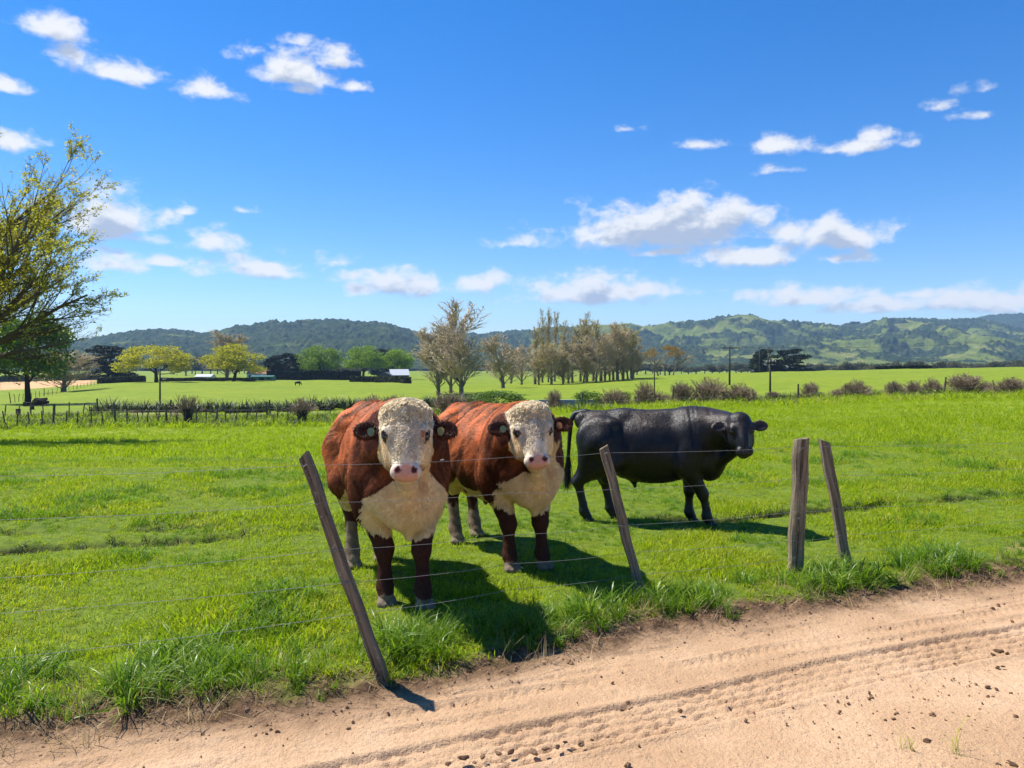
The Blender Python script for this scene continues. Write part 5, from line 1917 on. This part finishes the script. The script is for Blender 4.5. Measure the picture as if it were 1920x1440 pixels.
# shrubs along the ditch
SH = [(352, 52.5, 737, 36, 'pollard', 1, 'pollarded shrub with a thin tuft of twigs, left of the two by the wire fence'), (566, 53, 741, 54, 'pollard', 2, 'pollarded shrub with a wide brush of twigs, just left of the nearest bull'),
      (700, 60, 742, 60, 'twiggy', 1, 'grey twiggy shrub behind the back of the nearest bull'), (740, 62, 745, 50, 'twiggy', 2, 'grey twiggy shrub directly behind the head of the nearest bull'), (838, 57, 737, 62, 'twiggy', 3, 'olive twiggy shrub between the two red bulls'),
      (930, 58, 727, 92, 'evergreen', 1, 'widest dark green shrub behind the middle bull'), (885, 59, 742, 40, 'twiggy', 1, 'low twiggy shrub left of the widest dark green shrub'), (1038, 57, 733, 34, 'twiggy', 2, 'slim grey shrub right of the head of the middle bull'),
      (1104, 58, 726, 50, 'evergreen', 2, 'dark green leafy shrub above the tail of the black bull'), (1148, 57, 733, 46, 'twiggy', 3, 'round grey shrub between the two dark green ones'), (1172, 60, 730, 30, 'evergreen', 3, 'smallest dark green shrub above the back of the black bull'),
      (1208, 57, 715, 46, 'twiggy', 1, 'tall grey shrub beside the thin bare pole'), (1280, 57, 718, 50, 'twiggy', 2, 'left one of the three big grey shrubs above the black bull'), (1330, 57.5, 711, 66, 'twiggy', 3, 'tallest of the three big grey shrubs above the black bull'),
      (1388, 57, 720, 62, 'twiggy', 1, 'right one of the three big grey shrubs above the black bull'), (1518, 59, 720, 38, 'twiggy', 2, 'round grey shrub right of the short power pole'), (1575, 60, 734, 34, 'twiggy', 3, 'low shrub left of the twin shrubs in the right field'),
      (1604, 59, 714, 52, 'twiggy', 1, 'wide grey shrub midway between the short power pole and the right edge'), (1678, 59, 718, 36, 'twiggy', 2, 'first of three small round shrubs in the right row'), (1715, 59.5, 718, 30, 'twiggy', 3, 'second and smallest of three small round shrubs in the right row'),
      (1747, 59, 711, 38, 'twiggy', 1, 'third and darkest of three small round shrubs in the right row'), (1815, 59, 703, 76, 'twiggy', 2, 'biggest shrub of the right row, near the right edge'), (1851, 59.5, 722, 34, 'twiggy', 3, 'low shrub touching the biggest one of the right row'),
      (1898, 59, 710, 64, 'twiggy', 1, 'last grey shrub cut off by the right edge'), (1450, 61, 738, 30, 'twiggy', 2, 'low brown scrub at the foot of the short power pole'), (1240, 60, 738, 40, 'twiggy', 1, 'low brown scrub right of the tall grey shrub')]
for (px, D, top, w, kd, sd, lab) in SH:
    plant('shrub', 'shrub', lab, kd, px, D, top - (7 if kd == 'twiggy' else 0), w, seed=sd)
# flax
rng = np.random.default_rng(12)
for i, px in enumerate(np.arange(176, 905, 6.5)):
    D = 72 + rng.uniform(-1.5, 1.5)
    h = rng.uniform(1.1, 1.6) * (1.5 if i in (4, 5) else 1)
    plant('flax_plant', 'flax', 'dark spiky flax plant in the long row behind the left wire fence', 'flax', float(px + rng.uniform(-3, 3)), float(D), None, None, h=float(h), group='flax plants in a row behind the left fence', seed=1 + i % 3).scale = (h * 1.8, h * 1.5, h)
for i, px in enumerate((1462, 1472, 1483, 1494, 1630, 1648, 1662)):
    plant('flax_plant', 'flax', 'small dark flax plant among the grey shrubs of the right row', 'flax', float(px), 60., None, None, h=.9, group='flax plants among the right shrubs', seed=1 + i % 3)

# hedges: clipped leafy blocks
def hedge(label, a, b, h, wd, n, top_noise=.12, mat=None, leaf=.13):
    """a, b = (px, D) ends; follows the ground"""
    rng = np.random.default_rng(int(a[0]))
    A, B = ground(*a), ground(*b)
    c = (A + B) / 2
    root = empty('hedge', c, 0, label, 'hedge')
    L = (B - A).length; dx = (B - A) / L; sdv = Vector((-dx.y, dx.x, 0)).normalized()
    K = max(8, int(L / 1.0)); vs = []; fs = []
    for i in range(K + 1):
        p = A.lerp(B, i / K); zz = float(H(np.array([p.x]), np.array([p.y]))[0])
        hh = h * (1 + rng.uniform(-top_noise, top_noise) * .4)
        for (s_, z_) in ((-.45, -.1), (-.5, .5 * 1), (-.38, .93), (.38, .93), (.5, .5), (.45, -.1)):
            q = p + sdv * (wd * s_ * rng.uniform(.92, 1.05)); q.z = zz + hh * z_
            vs.append(tuple(q - c))
    for i in range(K):
        for j in range(5):
            o = i * 6 + j; fs.append((o, o + 1, o + 7, o + 6))
    fs.append(tuple(range(5, -1, -1))); fs.append(tuple(K * 6 + j for j in range(6)))
    m = MB(); m.poly(vs, fs); m.build('branches', M_BARKD, root)
    t = rng.random((n, 1)); s_ = rng.uniform(-.55, .55, (n, 1)); z_ = np.abs(rng.random((n, 1)))
    face = rng.random((n, 1)) < .6
    s_ = np.where(face, np.sign(s_) * .5, s_); z_ = np.where(face, z_, .96)
    P0 = np.array(A)[None] + (np.array(B) - np.array(A))[None] * t + np.array(sdv)[None] * s_ * wd
    P0[:, 2] = H(P0[:, 0], P0[:, 1], False) + h * z_[:, 0] + rng.normal(0, .05, n) * h * .6
    link('foliage', leaf_mesh('foliage', P0 - np.array(c), np.full(n, leaf), rng, mat or L_HDG, .7), root)


hedge('long black clipped hedge behind the pasture with the far black cow', (502, 300), (676, 300), 3.5, 3, 6500, .05, L_DRK, .35)
hedge('low dark hedge slanting in front of the barn, left piece', (660, 235), (705, 228), 1.6, 2, 1400, .1, L_HDG, .22)
hedge('low dark hedge slanting in front of the barn, right piece', (708, 226), (765, 208), 1.7, 2, 1800, .1, L_HDG, .22)
hedge('brownish clipped hedge left of the first yellow tree', (186, 250), (270, 248), 2.0, 2.2, 2600, .1, L_HDG, .2)
hedge('thin low hedge running from the first yellow tree to the green shed', (300, 262), (478, 262), 1.15, 1.6, 3400, .1, L_HDG, .2)
hedge('flat black clipped hedge on the crest of the right hand field', (1640, 262), (1746, 258), 1.25, 2.5, 2600, .03, L_DRK, .3)
hedge('dark low hedge behind the orange tilled field', (0, 440), (182, 430), 3.2, 3, 3000, .1, L_HDG, .4)

# ---------------------------------------------------------------- farm buildings
M_ROOFW = simple('pale_metal_roof', (.40, .42, .44), .5, .5, 0, 2, .08)
M_WALLD = simple('dark_shed_wall', (.06, .065, .08), .8, .2, 0, 2, .1)
M_WALLW = simple('white_shed_wall', (.6, .6, .58), .8, .2, 0, 2, .1)
M_GRNS = simple('green_sheet_metal', (.03, .13, .10), .6, .4, 0, 2, .15)
M_OPEN = simple('dark_opening', (.01, .01, .012), .9, .1)
M_ROOFR = simple('rusty_red_roof', (.32, .14, .10), .8, .2, 0, 2, .15)


def shed(label, px, D, L, Wd, h, rz, mw, mr_, name='barn', pitch=.32, over=.25):
    p = ground(px, D)
    root = empty(name, p, rz, label, 'building')
    m = MB(); rh = Wd / 2 * pitch
    x0, x1, y0, y1 = -L / 2, L / 2, -Wd / 2, Wd / 2
    m.poly([(x0, y0, -.3), (x1, y0, -.3), (x1, y1, -.3), (x0, y1, -.3), (x0, y0, h), (x1, y0, h), (x1, y1, h), (x0, y1, h), (x0, 0, h + rh), (x1, 0, h + rh)],
           [(0, 3, 2, 1), (0, 1, 5, 4), (2, 3, 7, 6), (1, 2, 6, 9, 5), (3, 0, 4, 8, 7), (4, 5, 9, 8), (6, 7, 8, 9)])
    m.build('wall', mw, root)
    r = MB(); t = .12; e = over
    z0 = h - e * pitch
    r.poly([(x0 - e, y0 - e, z0 + .03), (x1 + e, y0 - e, z0 + .03), (x1 + e, 0, h + rh + .03), (x0 - e, 0, h + rh + .03), (x0 - e, y0 - e, z0 + t), (x1 + e, y0 - e, z0 + t), (x1 + e, 0, h + rh + t), (x0 - e, 0, h + rh + t)],
           [(0, 3, 2, 1), (4, 5, 6, 7), (0, 1, 5, 4), (1, 2, 6, 5), (2, 3, 7, 6), (3, 0, 4, 7)])
    r.poly([(x0 - e, 0, h + rh + .031), (x1 + e, 0, h + rh + .031), (x1 + e, y1 + e, z0 + .03), (x0 - e, y1 + e, z0 + .03), (x0 - e, 0, h + rh + t), (x1 + e, 0, h + rh + t), (x1 + e, y1 + e, z0 + t), (x0 - e, y1 + e, z0 + t)],
           [(0, 3, 2, 1), (4, 5, 6, 7), (0, 1, 5, 4), (1, 2, 6, 5), (2, 3, 7, 6), (3, 0, 4, 7)])
    r.build('roof', mr_, root)
    d = MB(); d.box(-L * .12, L * .12, y0 - .05, y0 + .02, -.1, h * .8); d.build('door', M_OPEN, root)
    for s_ in (-.35, .32):
        w = MB(); w.box(L * s_ - .5, L * s_ + .5, y0 - .04, y0 + .02, h * .4, h * .75); w.build('window', M_OPEN, root)


shed('barn with a pale metal roof behind the slanting hedges', 748, 285, 6.5, 8, 2.2, .25, M_WALLD, M_ROOFW, 'barn', .5)
shed('dark gabled shed joined to the left of the pale roofed barn', 727, 282, 4.5, 6, 1.9, 1.2, M_WALLD, M_WALLD, 'shed', .45)
shed('long low green shed under the second yellow tree', 494, 272, 7.5, 4, 1.5, 0, M_GRNS, M_GRNS, 'shed', .15)
shed('small house with a pale roof between the two yellow trees', 385, 300, 6, 5, 1.5, 0, M_WALLW, M_ROOFW, 'house', .35)
shed('pale farmhouse half hidden behind the second yellow tree', 487, 330, 9, 6, 2.6, 0, M_WALLW, M_ROOFR, 'house', .45)
shed('tiny white farmhouse far across the valley below the right hills', 1622, 850, 12, 8, 4.5, .3, M_WALLW, M_WALLW, 'house', .4)

# ---------------------------------------------------------------- power poles and lines
M_POLE = simple('tarred_pole', (.075, .06, .05), .9, .2, .3, 5, .3)
M_INS = simple('porcelain', (.5, .48, .45), .3, .5)


def pole(label, px, D, top, r=.13, arm=1.1, cat='power pole'):
    p = ground(px, D)
    h = (CAMH - (top - HZ) / FPX * D) - p.z
    root = empty('power_pole', p, .25, label, cat)
    m = MB(); m.tube([(0, 0, -.3), (0, 0, h * .5), (0, 0, h)], [r, r * .88, r * .72], 8); m.build('mast', M_POLE, root, True)
    if arm:
        a = MB(); a.box(-arm, arm, -r - .11, -r * .72 - .002, h - .45, h - .31); a.build('crossarm', M_POLE, root)
        for x in (-arm * .9, -arm * .35, arm * .35, arm * .9):
            i = MB(); i.tube([(x, -r - .05, h - .31), (x, -r - .05, h - .22), (x, -r - .05, h - .16)], [.03, .055, .03], 6); i.build('insulator', M_INS, root)
    return p, h


p1 = pole('tall power pole with a wide crossarm beyond the shrubs above the black bull', 1368, 118, 648, .16, 1.5)
p2 = pole('short power pole right of the tall one', 1444, 62, 672, .09, .45)
p3 = pole('power pole before the first yellow tree, behind the flax row', 300, 80, 690, .10, 0)
p4 = pole('thin bare pole rising from the tall grey shrub', 1227, 66, 672, .06, 0)
p5 = pole('thin pole before the two large pines', 1424, 300, 650, .2, .9)
p6 = pole('distant power pole right behind the two large pines', 1440, 300, 652, .2, .9)
for lab, A, B, n in (('pair of power lines sagging from the tall pole to the right edge', p1, (ground(2050, 190), 9.5), 2), ('pair of power lines sagging from the tall pole to the left behind the grove', p1, (ground(850, 260), 9.5), 2)):
    root = empty('power_line', A[0], 0, lab, 'power line')
    for q in range(n):
        o = Vector(((-1.0, 1.0)[q], -.2, 0))
        a = A[0] + Vector((0, 0, A[1] - .2)) + o; b = B[0] + Vector((0, 0, B[1] - .2)) + o
        m = MB(); m.tube([a.lerp(b, i / 16) - Vector((0, 0, 6 * (i / 16) * (1 - i / 16))) - A[0] for i in range(17)], .011, 4)
        m.build('cable', M_POLE, root)

# ---------------------------------------------------------------- far fences
M_OLDP = simple('old_fence_timber', (.12, .095, .07), .95, .1, .3, 8, .3)


def post_mesh(h, r, seed):
    rnd = random.Random(seed); m = MB()
    m.tube([(0, 0, -.3), (rnd.uniform(-.05, .05), rnd.uniform(-.04, .04), h * .5), (rnd.uniform(-.04, .04), 0, h)], [r * .95, r * .8, r * .7], 6, True, rnd, .1)
    return m.mesh('post', M_OLDP)


PM = [post_mesh(1.2, .055, i) for i in range(4)] + [post_mesh(1.5, .085, 9)]


def far_fence(label, path, n, thick_every=5, wires=3):
    root = empty('wire_fence', ground(*path[0]), 0, label, 'fence')
    o = ground(*path[0]); rnd = random.Random(n)
    tops = []
    for i in range(n):
        t = i / (n - 1) * (len(path) - 1); k = min(int(t), len(path) - 2); f = t - k
        px = path[k][0] * (1 - f) + path[k + 1][0] * f; D = path[k][1] * (1 - f) + path[k + 1][1] * f
        p = ground(px, D)
        q = link('post', PM[4] if i % thick_every == 0 else PM[rnd.randrange(4)], root)
        q.location = p - o; q.rotation_euler = (rnd.gauss(0, .05), rnd.gauss(0, .06), rnd.random() * 6)
        q.scale = (1, 1, rnd.uniform(.88, 1.05))
        tops.append(p - o)
    for w in range(wires):
        m = MB(); m.tube([t_ + Vector((0, -.07, .25 + w * .38)) for t_ in tops], .006, 4, False)
        m.build('wire', M_WIRE, root)


far_fence('old fence of crooked posts running across the left of the pasture', [(-130, 51.3), (60, 51.0), (250, 51.6), (400, 53.5), (560, 55.5)], 34)
far_fence('second row of thin posts beside the gravel path behind the crooked fence', [(-60, 61), (120, 60.5), (330, 61), (620, 63)], 24)
far_fence('post and wire fence slanting along the orange tilled field', [(20, 110), (80, 140), (140, 185), (190, 235)], 24, 4)
far_fence('sparse post and wire fence in front of the shrubs of the right hand field', [(1090, 56.2), (1240, 56.0), (1450, 56.0), (1700, 57.5), (1960, 58.2)], 12, 3, 2)

# ---------------------------------------------------------------- odds and ends
def far_cow():
    S = SDF((-1.5, -.6, -.05), (1.5, .6, 1.6), .045)
    S.ell((0, 0, .9), (.75, .34, .36), .1); S.ell((.5, 0, 1.0), (.3, .24, .3), .1)
    S.cone((.6, 0, 1.0), (1.0, 0, .55), .2, .13, .08); S.cone((.98, 0, .55), (1.12, 0, .2), .14, .08, .05)
    S.cone((-.78, 0, 1.1), (-.84, 0, .5), .04, .03, .03)
    for fx, fy in ((.45, .16), (.55, -.16), (-.55, .16), (-.62, -.16)): S.cone((fx, fy, .75), (fx + .02, fy, .02), .12, .06, .06)
    for s_ in (-1, 1): S.ell((.94, s_ * .17, .60), (.05, .10, .03), .03)
    V, Q = S.mesh()
    m = mesh_np('grazing_cow', V, Q, simple('far_black_coat', (.012, .011, .011), .5), True)
    o = link('grazing_cow', m); o.location = ground(558, 175); o.rotation_euler = (0, 0, .2); o.scale = (.8,) * 3
    tag(o, 'tiny black cow grazing far off in the left hand pasture', 'cow')
    o = link('grazing_cow', m); o.location = ground(309, 222); o.rotation_euler = (0, 0, .3); o.scale = (.85,) * 3
    tag(o, 'tiny dark cow right behind the pole in front of the first yellow tree', 'cow')


far_cow()


def logs():
    rnd = random.Random(4)
    p = ground(70, 96)
    root = empty('log_pile', p, 0, 'heap of cut dark logs under the leafy tree by the gravel path', 'log pile')
    for i in range(14):
        m = MB(); m.tube([(-.6, 0, 0), (0, rnd.uniform(-.05, .05), 0), (.6, 0, 0)], [.2, .19, .16], 8, True, rnd, .08)
        o = m.build('log', M_BARKD, root, False)
        o.location = (rnd.uniform(-1, 1) * (1.3 - .07 * i), rnd.uniform(-.5, .5), .08 + .13 * (i // 2)); o.rotation_euler = (0, rnd.uniform(-.35, .35), rnd.uniform(-1.5, 1.5))
    for (px, D, h, lab) in ((34, 68, .75, 'short dark stump standing alone on the gravel path'), (60, 84, .6, 'low stump below the heap of logs')):
        m = MB(); m.tube([(0, 0, -.1), (0, 0, h * .4), (0, 0, h)], [.26, .2, .19], 9, True, rnd, .1)
        o = m.build('tree_stump', M_BARKD); o.location = ground(px, D); tag(o, lab, 'stump')
    # low culvert pipe behind the middle bull
    p = ground(1055, 62)
    root = empty('culvert', p, 0, 'grey concrete culvert in the ditch between the middle bull and the black bull', 'culvert')
    cm = simple('grey_concrete', (.30, .32, .35), .9, .1, .3, 3, .2)
    m = MB(); m.box(-1.9, 2.6, -.15, .15, -.2, .75); m.build('headwall', cm, root)
    m = MB(); m.tube([(-1.0, -.9, .38), (-1.0, -.16, .38)], .36, 14); m.build('pipe', cm, root, True)


logs()
